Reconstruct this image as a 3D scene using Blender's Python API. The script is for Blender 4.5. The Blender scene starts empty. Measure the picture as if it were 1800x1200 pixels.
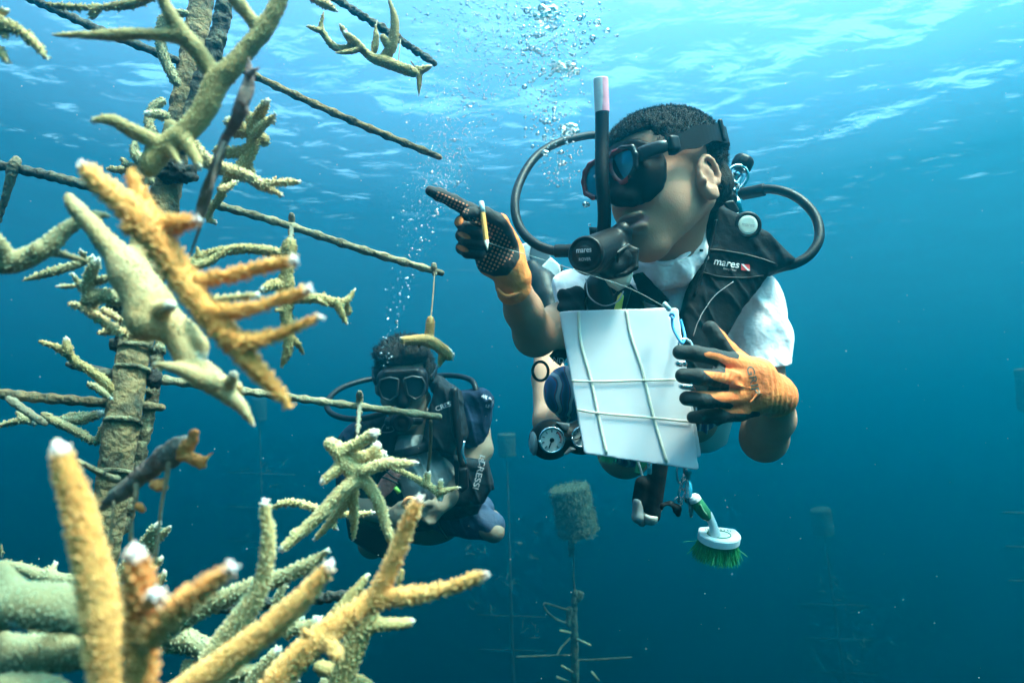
import bpy, bmesh, math, random, os
import numpy as np
from mathutils import Vector, Matrix, noise
from mathutils.bvhtree import BVHTree
import openvdb as vdb
C = bpy.context.scene
R = math.radians
random.seed(7); RNG = np.random.default_rng(7)

# ------------------------------------------------------------------ camera
PITCH = R(15)
cam = bpy.data.cameras.new('camera'); camo = bpy.data.objects.new('camera', cam); C.collection.objects.link(camo)
cam.lens = 24; cam.sensor_width = 36; cam.clip_start = 0.02; cam.clip_end = 600
camo.rotation_euler = (R(90) + PITCH, 0, 0); C.camera = camo
cam.dof.use_dof = True; cam.dof.focus_distance = 1.1; cam.dof.aperture_fstop = 6.5

# ------------------------------------------------------------------ sun and sky
SUN_EL, SUN_AZ = R(60), R(132)
w = bpy.data.worlds.new('World'); C.world = w; w.use_nodes = True
nt = w.node_tree; bg = nt.nodes['Background']; sk = nt.nodes.new('ShaderNodeTexSky')
sk.sky_type = 'NISHITA'; sk.sun_disc = False; sk.sun_elevation = SUN_EL; sk.sun_rotation = SUN_AZ
nt.links.new(sk.outputs[0], bg.inputs[0]); bg.inputs[1].default_value = 0.15; sk.dust_density = 6; sk.ozone_density = .6
su = bpy.data.lights.new('sun', 'SUN'); su.energy = 2.9; su.angle = R(10); su.color = (1, .90, .77)
suo = bpy.data.objects.new('sun', su); C.collection.objects.link(suo); suo.location = (3, -2, 8)
sdir = Vector((math.sin(SUN_AZ) * math.cos(SUN_EL), math.cos(SUN_AZ) * math.cos(SUN_EL), math.sin(SUN_EL)))
suo.rotation_euler = sdir.to_track_quat('Z', 'Y').to_euler()
v = C.view_settings; v.view_transform = 'Standard'; v.look = 'None'; v.gamma = 1; v.exposure = 3.15
cy = C.cycles; cy.max_bounces = 8; cy.volume_bounces = 1; cy.use_denoising = True
cy.caustics_refractive = True; cy.caustics_reflective = False; cy.sample_clamp_indirect = 3

# ------------------------------------------------------------------ helpers
M3 = np.array(Matrix.Rotation(R(90) + PITCH, 3, 'X'))        # viewing frame -> world
def P(x, y, d):                                              # photo pixel at depth d, viewing frame, metres
    return np.array([(x - 900) / 1200 * d, (600 - y) / 1200 * d, -d])
def W(p): return Vector(M3 @ np.asarray(p, float))
def nrm(a): a = np.asarray(a, float); return a / np.linalg.norm(a)

def seg_t(X, a, b):
    ba = b - a; L = max(ba @ ba, 1e-12)
    return np.clip(((X - a) @ ba) / L, 0, 1)
def poly_sd(U, V, pts):
    n = len(pts); d = np.full(U.shape, 1e9); s = np.ones(U.shape)
    for i in range(n):
        ax, ay = pts[i]; bx, by = pts[i - 1]
        ex, ey = bx - ax, by - ay; wx, wy = U - ax, V - ay
        t = np.clip((wx * ex + wy * ey) / max(ex * ex + ey * ey, 1e-14), 0, 1)
        qx, qy = wx - ex * t, wy - ey * t
        d = np.minimum(d, qx * qx + qy * qy)
        c1 = V >= ay; c2 = V < by; c3 = ex * wy > ey * wx
        s = np.where((c1 & c2 & c3) | (~c1 & ~c2 & ~c3), -s, s)
    return s * np.sqrt(d)

class Sdf:
    """smooth union of tapered limbs, ellipsoids, boxes and slabs, meshed through a level set"""
    def __init__(s, vox, k=0.004): s.v = vox; s.k = k; s.pr = []
    def add(s, f, lo, hi, k=None, cut=False): s.pr.append((f, np.asarray(lo, float), np.asarray(hi, float), s.k if k is None else k, cut)); return s
    def cone(s, a, b, r1, r2, k=None, cut=False):
        a = np.asarray(a, float); b = np.asarray(b, float); m = max(r1, r2)
        def f(X):
            t = seg_t(X, a, b); q = X - (a + t[..., None] * (b - a))
            return np.sqrt((q * q).sum(-1)) - (r1 + (r2 - r1) * t)
        return s.add(f, np.minimum(a, b) - m, np.maximum(a, b) + m, k, cut)
    def chain(s, pts, k=None, cut=False):                   # (x, y, depth, radius in px)
        q = [(P(x, y, d), r * d / 1200) for x, y, d, r in pts]
        for (a, ra), (b, rb) in zip(q, q[1:]): s.cone(a, b, ra, rb, k, cut)
        if len(q) == 1: s.cone(q[0][0], q[0][0] + 1e-5, q[0][1], q[0][1], k, cut)
        return s
    def ell(s, c, r, A=None, k=None, cut=False):            # A rows: local axes
        c = np.asarray(c, float); r = np.asarray(r, float); A = np.eye(3) if A is None else np.asarray(A, float); m = max(r)
        def f(X):
            L = (X - c) @ A.T; k0 = np.sqrt(((L / r) ** 2).sum(-1)); k1 = np.sqrt(((L / r ** 2) ** 2).sum(-1))
            return k0 * (k0 - 1) / np.maximum(k1, 1e-9)
        return s.add(f, c - m, c + m, k, cut)
    def box(s, c, h, A=None, rr=.002, k=None, cut=False):
        c = np.asarray(c, float); h = np.asarray(h, float); A = np.eye(3) if A is None else np.asarray(A, float); m = np.linalg.norm(h)
        def f(X):
            q = np.abs((X - c) @ A.T) - (h - rr)
            return np.sqrt((np.maximum(q, 0) ** 2).sum(-1)) + np.minimum(q.max(-1), 0) - rr
        return s.add(f, c - m, c + m, k, cut)
    def slab(s, px, d, th, rr=.003, k=None, cut=False, tilt=(0, 0), bulge=0):   # outline in px on a plane at depth d, real thickness th
        cx = sum(p[0] for p in px) / len(px); cyy = sum(p[1] for p in px) / len(px)
        o = P(cx, cyy, d); n = nrm([tilt[0], tilt[1], 1]); ax = nrm(np.cross([0, 1, 0], n)); ay = np.cross(n, ax); uv = []
        for x, y in px:
            ray = P(x, y, 1.0); q = ray * ((o @ n) / (ray @ n)) - o; uv.append((q @ ax, q @ ay))
        m = max(math.hypot(*q) for q in uv) + th + abs(bulge)
        w2 = max(abs(q[0]) for q in uv)
        def f(X):
            L = X - o; U = L @ ax; V = L @ ay; Z = L @ n + bulge * (U / w2) ** 2
            a = poly_sd(U, V, uv) + rr; b = np.abs(Z) - th / 2 + rr
            return np.minimum(np.maximum(a, b), 0) + np.sqrt(np.maximum(a, 0) ** 2 + np.maximum(b, 0) ** 2) - rr
        return s.add(f, o - m, o + m, k, cut)
    def hull(s, pts, rr=.003, k=None, cut=False):
        bm = bmesh.new(); c0 = np.mean(pts, 0)
        for q in pts: bm.verts.new(q)
        bmesh.ops.convex_hull(bm, input=bm.verts); bm.normal_update(); pl = {}
        for f_ in bm.faces:
            n_ = np.array(f_.normal); o_ = np.array(f_.verts[0].co)
            if n_ @ (o_ - c0) < 0: n_ = -n_
            pl[tuple(np.round(n_, 2))] = (n_, n_ @ o_)
        bm.free(); NN = np.array([p_[0] for p_ in pl.values()]); DD = np.array([p_[1] for p_ in pl.values()])
        def f(X):
            q = X @ NN.T - DD; m_ = q.max(-1, keepdims=True); a_ = .0035
            return (m_[..., 0] + a_ * np.log(np.exp((q - m_) / a_).sum(-1))) + rr
        return s.add(f, np.min(pts, 0), np.max(pts, 0), k, cut)
    def mesh(s):
        v = s.v
        lo = np.min([p[1] for p in s.pr if not p[4]], 0) - 4 * v; hi = np.max([p[2] for p in s.pr if not p[4]], 0) + 4 * v
        n = np.ceil((hi - lo) / v).astype(int) + 1
        D = np.full(n, 3 * v + .02, np.float32)
        for f, a, b, k, cut in s.pr:
            mg = max(3 * v, k) + v
            i0 = np.maximum(((a - mg - lo) / v).astype(int), 0); i1 = np.minimum(((b + mg - lo) / v).astype(int) + 2, n)
            if (i1 <= i0).any(): continue
            g = np.stack(np.meshgrid(*[lo[j] + v * np.arange(i0[j], i1[j]) for j in range(3)], indexing='ij'), -1)
            d = f(g); sl = tuple(slice(i0[j], i1[j]) for j in range(3)); D0 = D[sl]
            if cut:
                h = np.clip(.5 - .5 * (d + D0) / k, 0, 1) if k > 0 else (D0 < -d).astype(float)
                D[sl] = D0 + (-d - D0) * h + (k * h * (1 - h) if k > 0 else 0)
            elif k > 0:
                h = np.clip(.5 + .5 * (d - D0) / k, 0, 1)
                D[sl] = d + (D0 - d) * h - k * h * (1 - h)
            else: D[sl] = np.minimum(D0, d)
        G = vdb.FloatGrid(3 * v + .02); G.copyFromArray(D.astype(np.float32))
        p, q = G.convertToQuads(0.0)[:2]
        return p.astype(float) * v + lo, q

def tag(o, label=None, cat=None, group=None, kind=None):
    if label: o['label'] = label
    if cat: o['category'] = cat
    if group: o['group'] = group
    if kind: o['kind'] = kind
    return o
def empty(name, p, label, cat, group=None):                 # p in the viewing frame
    o = bpy.data.objects.new(name, None); C.collection.objects.link(o); o.location = W(p); o.empty_display_size = .02
    return tag(o, label, cat, group)
def newmesh(name, V, F, smooth=True, attrs=None, mats=None, mi=None):
    me = bpy.data.meshes.new(name)
    V = np.asarray(V, float) @ M3.T
    if isinstance(F, np.ndarray):
        k = F.shape[1]; me.vertices.add(len(V)); me.vertices.foreach_set('co', V.ravel().astype(np.float32))
        me.loops.add(F.size); me.loops.foreach_set('vertex_index', F.ravel().astype(np.int32))
        me.polygons.add(len(F)); me.polygons.foreach_set('loop_start', (np.arange(len(F)) * k).astype(np.int32))
        me.update(calc_edges=True)
    else: me.from_pydata([tuple(x) for x in V], [], [tuple(int(i) for i in f) for f in F])
    if smooth: me.polygons.foreach_set('use_smooth', [True] * len(me.polygons))
    for kx, a in (attrs or {}).items():
        at = me.attributes.new(kx, 'FLOAT', 'POINT'); at.data.foreach_set('value', np.asarray(a, np.float32))
    if mats:
        for m in mats: me.materials.append(m)
        if mi is not None: me.polygons.foreach_set('material_index', np.asarray(mi, np.int32))
    me.update(); return me
def put(name, V, F, mat, parent=None, smooth=True, attrs=None, base=None):
    """links a mesh given in the viewing frame; its origin is its parent's, or its own middle"""
    V = np.asarray(V, float)
    b = (V.min(0) + V.max(0)) / 2 if base is None else np.asarray(base, float)
    if parent is not None:
        root = parent
        loc = Vector((0, 0, 0))
        while root is not None: loc += root.location; root = root.parent
        b = M3.T @ np.array(loc)
    me = newmesh(name, V - b, F, smooth, attrs, mat if isinstance(mat, list) else [mat])
    o = bpy.data.objects.new(name, me); C.collection.objects.link(o)
    if parent is not None: o.parent = parent
    else: o.location = W(b)
    return o
def putsdf(name, s, mat, parent=None, attr=None, disp=None):
    V, F = s.mesh()
    at = {k: f(V) for k, f in (attr or {}).items()}
    if disp is not None: V = disp(V)
    return put(name, V, F, mat, parent, True, at)
def spline(pts, n=6):
    P0 = np.array(pts, float); out = []
    if len(P0) < 3: return P0
    E = np.vstack([2 * P0[0] - P0[1], P0, 2 * P0[-1] - P0[-2]])
    for i in range(len(P0) - 1):
        a, b, c, d = E[i:i + 4]
        for t in np.arange(n) / n:
            out.append(.5 * (2 * b + (c - a) * t + (2 * a - 5 * b + 4 * c - d) * t * t + (3 * b - a - 3 * c + d) * t ** 3))
    out.append(P0[-1]); return np.array(out)
def tube(pts, rad, seg=10, cap=True, flat=1.0, up=None):     # pts Nx3 in the viewing frame
    Q = np.asarray(pts, float); n = len(Q); rad = np.full(n, rad) if np.isscalar(rad) else np.asarray(rad)
    T = np.gradient(Q, axis=0); T /= np.maximum(np.linalg.norm(T, axis=1)[:, None], 1e-9)
    u = np.array([0, 0, 1.0]) if up is None else np.asarray(up, float)
    if abs(T[0] @ u) > .9: u = np.array([1.0, 0, 0])
    V = []; a = np.arange(seg) / seg * 2 * np.pi
    for i in range(n):
        u = u - (u @ T[i]) * T[i]; u /= np.linalg.norm(u); w_ = np.cross(T[i], u)
        V.append(Q[i] + rad[i] * (np.cos(a)[:, None] * w_ - flat * np.sin(a)[:, None] * u))
    V = np.vstack(V); F = []
    for i in range(n - 1):
        for j in range(seg):
            k = (j + 1) % seg; F.append((i * seg + j, i * seg + k, (i + 1) * seg + k, (i + 1) * seg + j))
    F = [tuple(f) for f in F]
    if cap: F += [tuple(range(seg))[::-1], tuple(range((n - 1) * seg, n * seg))]
    return V, F
def hose(pts, r, seg=10, n=8, flat=1.0, up=None):            # pts (x, y, depth) px ; r metres or list
    q = [P(*p[:3]) for p in pts]; Q = spline(q, n)
    if not np.isscalar(r): r = np.interp(np.linspace(0, 1, len(Q)), np.linspace(0, 1, len(r)), r)
    return tube(Q, r, seg, True, flat, up)
def join(*g):
    V = []; F = []; o = 0
    for v_, f_ in g:
        V.append(np.asarray(v_)); F += [tuple(int(i) + o for i in f) for f in f_]; o += len(v_)
    return np.vstack(V), F
def ringpts(c, n, r, k=24, a0=0, a1=2 * math.pi, sy=1.0):
    n = nrm(n); u = nrm(np.cross(n, [0, 1, .01])); v_ = np.cross(n, u)
    t = np.linspace(a0, a1, k); return np.asarray(c) + r * np.cos(t)[:, None] * u + sy * r * np.sin(t)[:, None] * v_
def lathe(a, ax, prof, seg=24):                              # prof: (along, radius) from a along ax, metres
    ax = nrm(ax); u = nrm(np.cross(ax, [0.1, 1, .2])); w_ = np.cross(ax, u); t = np.arange(seg) / seg * 2 * np.pi
    V = np.vstack([a + ax * s_ + r_ * (np.cos(t)[:, None] * u + np.sin(t)[:, None] * w_) for s_, r_ in prof]); F = []
    for i in range(len(prof) - 1):
        for j in range(seg):
            k = (j + 1) % seg; F.append((i * seg + j, i * seg + k, (i + 1) * seg + k, (i + 1) * seg + j))
    F += [tuple(range(seg))[::-1], tuple(range((len(prof) - 1) * seg, len(prof) * seg))]
    return V, F
def text(body, size, org, ux, uy, ext=.0003, font_shear=0, target=None, lift=.0006, width=None):
    cu = bpy.data.curves.new('lettering', 'FONT'); cu.body = body; cu.size = 1; cu.align_x = 'CENTER'; cu.align_y = 'CENTER'; cu.resolution_u = 3; cu.offset = .012; cu.shear = font_shear
    o = bpy.data.objects.new('lettering', cu); C.collection.objects.link(o)
    dg = bpy.context.evaluated_depsgraph_get(); me = bpy.data.meshes.new_from_object(o.evaluated_get(dg))
    V = np.array([x.co[:] for x in me.vertices]); F = [tuple(p.vertices) for p in me.polygons]
    bpy.data.objects.remove(o); bpy.data.meshes.remove(me)
    sx = size if width is None else width / (V[:, 0].max() - V[:, 0].min())
    ux = nrm(ux); uy = nrm(np.asarray(uy) - (np.asarray(uy) @ ux) * ux); n = np.cross(ux, uy)
    Q = np.asarray(org) + V[:, :1] * sx * ux + V[:, 1:2] * size * uy
    if target is not None:
        bv, b0 = target; out = []
        for q in Q:
            st = Vector(q + n * .06); h = bv.ray_cast(st, Vector(-n))
            out.append(np.array(h[0]) + n * lift if h[0] is not None and h[3] < .12 else q)
        Q = np.array(out)
    return Q, F
def bvh(V, F): return (BVHTree.FromPolygons([Vector(x) for x in V], [tuple(int(i) for i in f) for f in F]), None)

# ------------------------------------------------------------------ materials
def mat(name, col=(.5, .5, .5), rough=.6, metal=0, spec=.5, bump=None, var=None, sheen=0, sss=0, coat=0):
    m = bpy.data.materials.new(name); m.use_nodes = True; t = m.node_tree; b = t.nodes['Principled BSDF']
    b.inputs['Base Color'].default_value = (*col, 1); b.inputs['Roughness'].default_value = rough
    b.inputs['Metallic'].default_value = metal; b.inputs['Specular IOR Level'].default_value = spec
    if sheen: b.inputs['Sheen Weight'].default_value = sheen
    if coat: b.inputs['Coat Weight'].default_value = coat
    if sss: b.inputs['Subsurface Weight'].default_value = sss; b.inputs['Subsurface Radius'].default_value = (.01, .004, .002); b.inputs['Subsurface Scale'].default_value = 1
    N = t.nodes.new; L = t.links.new; tc = N('ShaderNodeTexCoord')
    if bump:                                                # (scale, height m, detail)
        n = N('ShaderNodeTexNoise'); n.inputs['Scale'].default_value = bump[0]; n.inputs['Detail'].default_value = bump[2]; L(tc.outputs['Object'], n.inputs[0])
        bp = N('ShaderNodeBump'); bp.inputs['Distance'].default_value = bump[1]; L(n.outputs[0], bp.inputs['Height']); L(bp.outputs[0], b.inputs['Normal'])
    if var:                                                 # (scale, other colour, lo, hi)
        n = N('ShaderNodeTexNoise'); n.inputs['Scale'].default_value = var[0]; n.inputs['Detail'].default_value = 5; L(tc.outputs['Object'], n.inputs[0])
        mr = N('ShaderNodeMapRange'); mr.inputs[1].default_value = var[2]; mr.inputs[2].default_value = var[3]; L(n.outputs[0], mr.inputs[0])
        mx = N('ShaderNodeMix'); mx.data_type = 'RGBA'; mx.inputs[6].default_value = (*col, 1); mx.inputs[7].default_value = (*var[1], 1)
        L(mr.outputs[0], mx.inputs[0]); L(mx.outputs[2], b.inputs['Base Color'])
    return m
def mixattr(m, attr, col2, lo=-.0004, hi=.0004, rough2=None):   # second colour where the attribute is high
    t = m.node_tree; b = t.nodes['Principled BSDF']; N = t.nodes.new; L = t.links.new
    a = N('ShaderNodeAttribute'); a.attribute_name = attr
    mr = N('ShaderNodeMapRange'); mr.inputs[1].default_value = lo; mr.inputs[2].default_value = hi; L(a.outputs['Fac'], mr.inputs[0])
    mx = N('ShaderNodeMix'); mx.data_type = 'RGBA'; mx.inputs[7].default_value = (*col2, 1)
    i = b.inputs['Base Color']
    if i.is_linked: L(i.links[0].from_socket, mx.inputs[6])
    else: mx.inputs[6].default_value = i.default_value[:]
    L(mr.outputs[0], mx.inputs[0]); L(mx.outputs[2], i); return mr, mx
# ------------------------------------------------------------------ the sea: surface, water, seabed
H, B = 4.6, -12.0
def sheet(name, size, loc, m):
    bm = bmesh.new(); bmesh.ops.create_grid(bm, x_segments=1, y_segments=1, size=size)
    me = bpy.data.meshes.new(name); bm.to_mesh(me); bm.free(); o = bpy.data.objects.new(name, me); C.collection.objects.link(o)
    o.location = loc; me.materials.append(m); return tag(o, kind='structure')
m = bpy.data.materials.new('rippled_water_surface'); m.use_nodes = True; t = m.node_tree; t.nodes.clear(); N = t.nodes.new; L = t.links.new
out = N('ShaderNodeOutputMaterial'); mix = N('ShaderNodeMixShader'); tr = N('ShaderNodeBsdfTransparent'); gl = N('ShaderNodeBsdfGlass')
gl.inputs['IOR'].default_value = 1.33; gl.inputs['Roughness'].default_value = .13; gl.inputs['Color'].default_value = (.7,.97,.98, 1)
tr.inputs[0].default_value = (.86, 1, .90, 1); lw = N('ShaderNodeLayerWeight'); lw.inputs[0].default_value = .5; fr = N('ShaderNodeMapRange'); fr.inputs[1].default_value = .28; fr.inputs[2].default_value = .57; fr.inputs[3].default_value = .1; fr.inputs[4].default_value = .9; L(lw.outputs['Facing'], fr.inputs[0]); L(fr.outputs[0], mix.inputs[0])
L(tr.outputs[0], mix.inputs[1]); L(gl.outputs[0], mix.inputs[2]); L(mix.outputs[0], out.inputs[0])
tc = N('ShaderNodeTexCoord'); mp = N('ShaderNodeMapping'); mp.inputs['Scale'].default_value = (1, 1.9, 1); mp.inputs['Rotation'].default_value = (0, 0, R(28)); L(tc.outputs['Object'], mp.inputs[0])
n1 = N('ShaderNodeTexNoise'); n1.inputs['Scale'].default_value = 2; n1.inputs['Detail'].default_value = 5; n1.inputs['Roughness'].default_value = .48; n1.inputs['Distortion'].default_value = .6; L(mp.outputs[0], n1.inputs[0])
n2 = N('ShaderNodeTexNoise'); n2.inputs['Scale'].default_value = .8; n2.inputs['Detail'].default_value = 2; L(tc.outputs['Object'], n2.inputs[0])
ma = N('ShaderNodeMath'); ma.operation = 'MULTIPLY_ADD'; ma.inputs[1].default_value = 6; L(n2.outputs[0], ma.inputs[0]); L(n1.outputs[0], ma.inputs[2])
b = N('ShaderNodeBump'); b.inputs['Distance'].default_value = .08; L(ma.outputs[0], b.inputs['Height']); L(b.outputs[0], gl.inputs['Normal'])
sheet('water_surface', 90, (0, 60, H), m)
sheet('seabed', 64, (0, 45, B), mat('sand', (.07, .065, .05), .9, bump=(.6, .2, 4), var=(.3, (.03, .035, .03), .4, .6)))
bm = bmesh.new(); bmesh.ops.create_cube(bm, size=1); me = bpy.data.meshes.new('haze'); bm.to_mesh(me); bm.free()
ho = bpy.data.objects.new('haze', me); C.collection.objects.link(ho); tag(ho, kind='stuff', label='blue sea water that everything hangs in', cat='water')
ho.scale = (140, 140, H - .05 - B + 1); ho.location = (0, 45, (H - .05 + B - 1) / 2)
m = bpy.data.materials.new('sea_water'); m.use_nodes = True; t = m.node_tree; t.nodes.clear(); out = t.nodes.new('ShaderNodeOutputMaterial'); pv = t.nodes.new('ShaderNodeVolumePrincipled')
pv.inputs['Density'].default_value = .19; pv.inputs['Color'].default_value = (0,.275,.385, 1); pv.inputs['Absorption Color'].default_value = (0, .06, .13, 1); pv.inputs['Anisotropy'].default_value = .86
t.links.new(pv.outputs[0], out.inputs['Volume']); me.materials.append(m)
# ------------------------------------------------------------------ materials of divers and gear
skin = mat('skin', (.47, .245, .165), .66, spec=.15, bump=(380, .0005, 4), var=(14, (.39, .19, .12), .4, .75), sss=.06)
skin_pale = mat('skin_far', (.42, .31, .22), .55, bump=(200, .0004, 3), var=(12, (.33, .23, .16), .4, .75))
hairm = mat('hair', (.014, .012, .010), .9, spec=.15, bump=(420, .004, 4), var=(90, (.035, .03, .024), .45, .75))
white = mat('white_cotton', (.82, .74, .77), .85, bump=(22, .012, 3), sheen=.3)
black = mat('black_nylon', (.006, .007, .009), .75, spec=.08, bump=(30, .005, 4), var=(60, (.010, .012, .014), .4, .7))
rubber = mat('black_rubber', (.004, .004, .005), .45, spec=.18, bump=(300, .0004, 2))
gloss = mat('black_plastic', (.004, .004, .005), .4, spec=.2, bump=(80, .0006, 2))
chrome = mat('chrome', (.75, .77, .78), .16, metal=1, bump=(60, .0006, 2))
grey = mat('grey_plastic', (.26, .27, .28), .5, bump=(90, .0006, 3))
letter = mat('printed_lettering', (.62, .64, .66), .6)
letter_dim = mat('printed_lettering_grey', (.30, .31, .33), .6)
dialw = mat('dial_white', (.75, .76, .72), .4)
redp = mat('red_print', (.55, .03, .03), .5)

# ------------------------------------------------------------------ the pointing diver
HO = P(1174, 310, 1.05)
hf = nrm([-.76, -.14, .60]); hl = np.array([.62, .17, .74]); hl = nrm(hl - (hl @ hf) * hf); hu = np.cross(hf, hl)
HA = np.stack([hf, hl, hu])
def hd(x, y, z): return HO + x * hf + y * hl + z * hu
d1 = empty('person', P(1140, 790, 1.30), 'near diver in white shirt and black vest, pointing left, white slate in hand', 'person')
s = Sdf(.0028, .016)
s.ell(hd(-.012, 0, .028), (.098, .074, .074), HA); s.ell(hd(.04, 0, .03), (.052, .062, .05), HA)
s.ell(hd(.04, 0, -.03), (.056, .058, .056), HA)
for q in (-1, 1):
    s.cone(hd(-.004, .044 * q, -.048), hd(.072, .014 * q, -.103), .022, .018, k=.026)
    s.ell(hd(.052, .032 * q, -.042), (.042, .023, .042), HA, k=.026)
s.ell(hd(.082, 0, -.112), (.019, .024, .016), HA, k=.014)
s.ell(hd(.075, 0, -.078), (.033, .034, .032), HA)
s.cone(hd(.098, 0, -.002), hd(.118, 0, -.034), .010, .014, k=.010)
for q in (-1, 1): s.ell(hd(.108, .013 * q, -.039), (.011, .008, .008), HA, k=.006)
s.ell(hd(.108, 0, -.0625), (.010, .026, .0065), HA, k=.006); s.ell(hd(.107, 0, -.079), (.010, .024, .0075), HA, k=.006)
s.ell(hd(.116, 0, -.070), (.008, .015, .005), HA, k=.004, cut=True)
# neck, shoulders, trunk
s.cone(hd(-.032, 0, -.03), P(1178, 468, 1.135), .043, .041, k=.028); s.cone(P(1178, 468, 1.135), P(1190, 520, 1.18), .041, .05)
s.cone(hd(-.01, .03, -.05), P(1160, 462, 1.10), .014, .009, k=.03)
s.chain([(1060, 530, 1.21, 44), (1190, 505, 1.20, 58), (1318, 532, 1.21, 46)], k=.03)
s.ell(P(1185, 590, 1.25), (.135, .16, .095), k=.03); s.ell(P(1150, 700, 1.30), (.105, .12, .08), k=.03)
# arms
s.chain([(1322, 535, 1.21, 44), (1345, 700, 1.13, 38), (1343, 770, 1.08, 39), (1358, 735, 1.02, 37), (1366, 690, .955, 30)], k=.012)
s.chain([(1060, 532, 1.20, 43), (985, 572, 1.08, 38), (941, 588, 1.0, 37), (920, 545, .95, 32), (897, 485, .885, 26)], k=.012)
# legs
s.chain([(1100, 735, 1.34, 56), (1010, 742, 1.42, 46), (972, 740, 1.46, 34), (966, 665, 1.54, 30), (960, 590, 1.62, 19), (957, 545, 1.66, 16)], k=.012)
s.chain([(1140, 735, 1.34, 58), (1098, 792, 1.30, 46), (1105, 760, 1.46, 38), (1100, 700, 1.6, 26)], k=.012)
s.chain([(1160, 690, 1.30, 60), (1218, 735, 1.24, 44)], k=.012)
for q in (-1, 1):       # ears
    hd0 = hd; hd = lambda x, y, z: hd0(x + .020, y * .955, z - .031)
    s.ell(hd(-.006, .076 * q, -.002), (.018, .009, .030), HA, k=.006)
    EA = [hd(-.008 + .0165 * math.cos(a) * (1 if math.sin(a) > -.3 else .7), (.083 - .004 * math.cos(a)) * q, .001 + .030 * math.sin(a)) for a in np.linspace(-1.9, 3.5, 14)]
    for a_, b_ in zip(EA, EA[1:]): s.cone(a_, b_, .0036, .0036, k=.003)
    s.ell(hd(-.010, .0835 * q, -.020), (.008, .005, .009), HA, k=.004)
    s.ell(hd(-.001, .088 * q, .001), (.010, .0075, .016), HA, k=.003, cut=True)
    s.cone(hd(-.014, .083 * q, .006), hd(-.012, .084 * q, -.008), .003, .003, k=.003)
    s.ell(hd(.008, .084 * q, -.004), (.004, .004, .006), HA, k=.003); hd = hd0
DV, DF = s.mesh()
def lips(V): L = (V - HO) @ HA.T; return .0155 - np.abs(L[:, 2] + .0705) * 1.15 - np.abs(L[:, 1]) * .25 - np.maximum(.100 - L[:, 0], 0) * 1.5 - .0035
mm, _ = mixattr(skin, 'lip', (.40, .17, .16), -.002, .002)
put('body', DV, DF, skin, d1, attrs={'lip': lips(DV)})
DB = bvh(DV, DF)
# hair: scalp cap and tight curls
s = Sdf(.0028, .01)
s.ell(hd(-.015, 0, .029), (.101, .078, .077), HA); s.ell(hd(.038, 0, .046), (.055, .065, .049), HA)
s.box(hd(.162, 0, -.03), (.09, .12, .085), HA, k=.004, cut=True); s.box(hd(.02, 0, -.09), (.2, .2, .082), HA, k=.004, cut=True)
s.box(hd(.055, 0, -.02), (.058, .12, .045), HA, k=.012, cut=True)
s.ell(hd(.016, .082, -.035), (.026, .03, .036), HA, k=.002, cut=True); s.ell(hd(.016, -.082, -.035), (.026, .03, .036), HA, k=.002, cut=True)
s.ell(hd(-.050, 0, -.024), (.057, .068, .045), HA)
s.ell(hd(.012, .090, -.037), (.026, .03, .034), HA, k=.002, cut=True)
s.box(hd(-.05, 0, -.117), (.12, .2, .055), HA, k=.004, cut=True)
HV, HF = s.mesh()
HV = HV + np.array([[noise.noise(Vector(p * 160)) * .0022 + noise.noise(Vector(p * 60)) * .0015] for p in HV]) * ((HV - HO) / np.linalg.norm(HV - HO, axis=1)[:, None])
hair = put('hair', HV, HF, hairm, d1)
def tufts(V, centre, n, ln, wd, rng):
    idx = rng.integers(0, len(V), n); g = []; VV = []; FF = []
    for c_, i in enumerate(idx):
        p = V[i]; nn = nrm(p - centre); dr = nrm(nn + rng.normal(0, .8, 3)); sd = nrm(np.cross(dr, rng.normal(0, 1, 3))) * wd
        q = p + dr * ln * rng.uniform(.4, 1.1); b0 = len(VV); VV += [p - sd, p + sd, p + np.cross(sd, dr), q + nn * ln * .2]; FF += [(b0, b0 + 1, b0 + 3), (b0 + 1, b0 + 2, b0 + 3), (b0 + 2, b0, b0 + 3)]
    return np.array(VV), FF
TV, TF = tufts(HV[(((HV - HO) @ HA.T)[:, 2] > .0)], HO, 9000, .0055, .0007, RNG)
put('curls', TV, TF, hairm, hair, smooth=False)

# shirt
s = Sdf(.0032, .02)
s.chain([(1065, 532, 1.20, 52), (1190, 510, 1.195, 68), (1315, 533, 1.205, 54)]); s.ell(P(1185, 600, 1.25), (.145, .17, .105)); s.ell(P(1150, 690, 1.30), (.115, .10, .09))
s.cone(P(1212, 440, 1.15), P(1188, 520, 1.18), .052, .085)
s.chain([(1322, 530, 1.20, 53), (1336, 600, 1.165, 52), (1338, 668, 1.14, 50)], k=.012)
s.chain([(1065, 525, 1.20, 52), (1010, 520, 1.12, 45), (985, 530, 1.085, 44)], k=.012)
R1 = [(1252, 374, 1.155), (1246, 408, 1.125), (1224, 444, 1.096), (1192, 471, 1.080), (1158, 478, 1.080), (1130, 464, 1.10), (1120, 440, 1.13)]; R3 = [(x + 4, y + 14, d + .004) for x, y, d in R1]
for a_, b_ in list(zip(R1, R1[1:])) + list(zip(R3, R3[1:])): s.cone(P(*a_), P(*b_), .011, .011, k=.02)
s.cone(hd(-.032, 0, .0), P(1182, 440, 1.115), .045, .043, k=.004, cut=True)
s.cone(P(1338, 690, 1.13), P(1330, 640, 1.145), .039, .0375, k=.002, cut=True)
s.slab([(1290, 650), (1400, 640), (1400, 760), (1280, 760)], 1.14, .3, k=.004, cut=True)
s.slab([(930, 440), (975, 460), (972, 500), (988, 560), (920, 620)], 1.08, .3, k=.004, cut=True)
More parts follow.
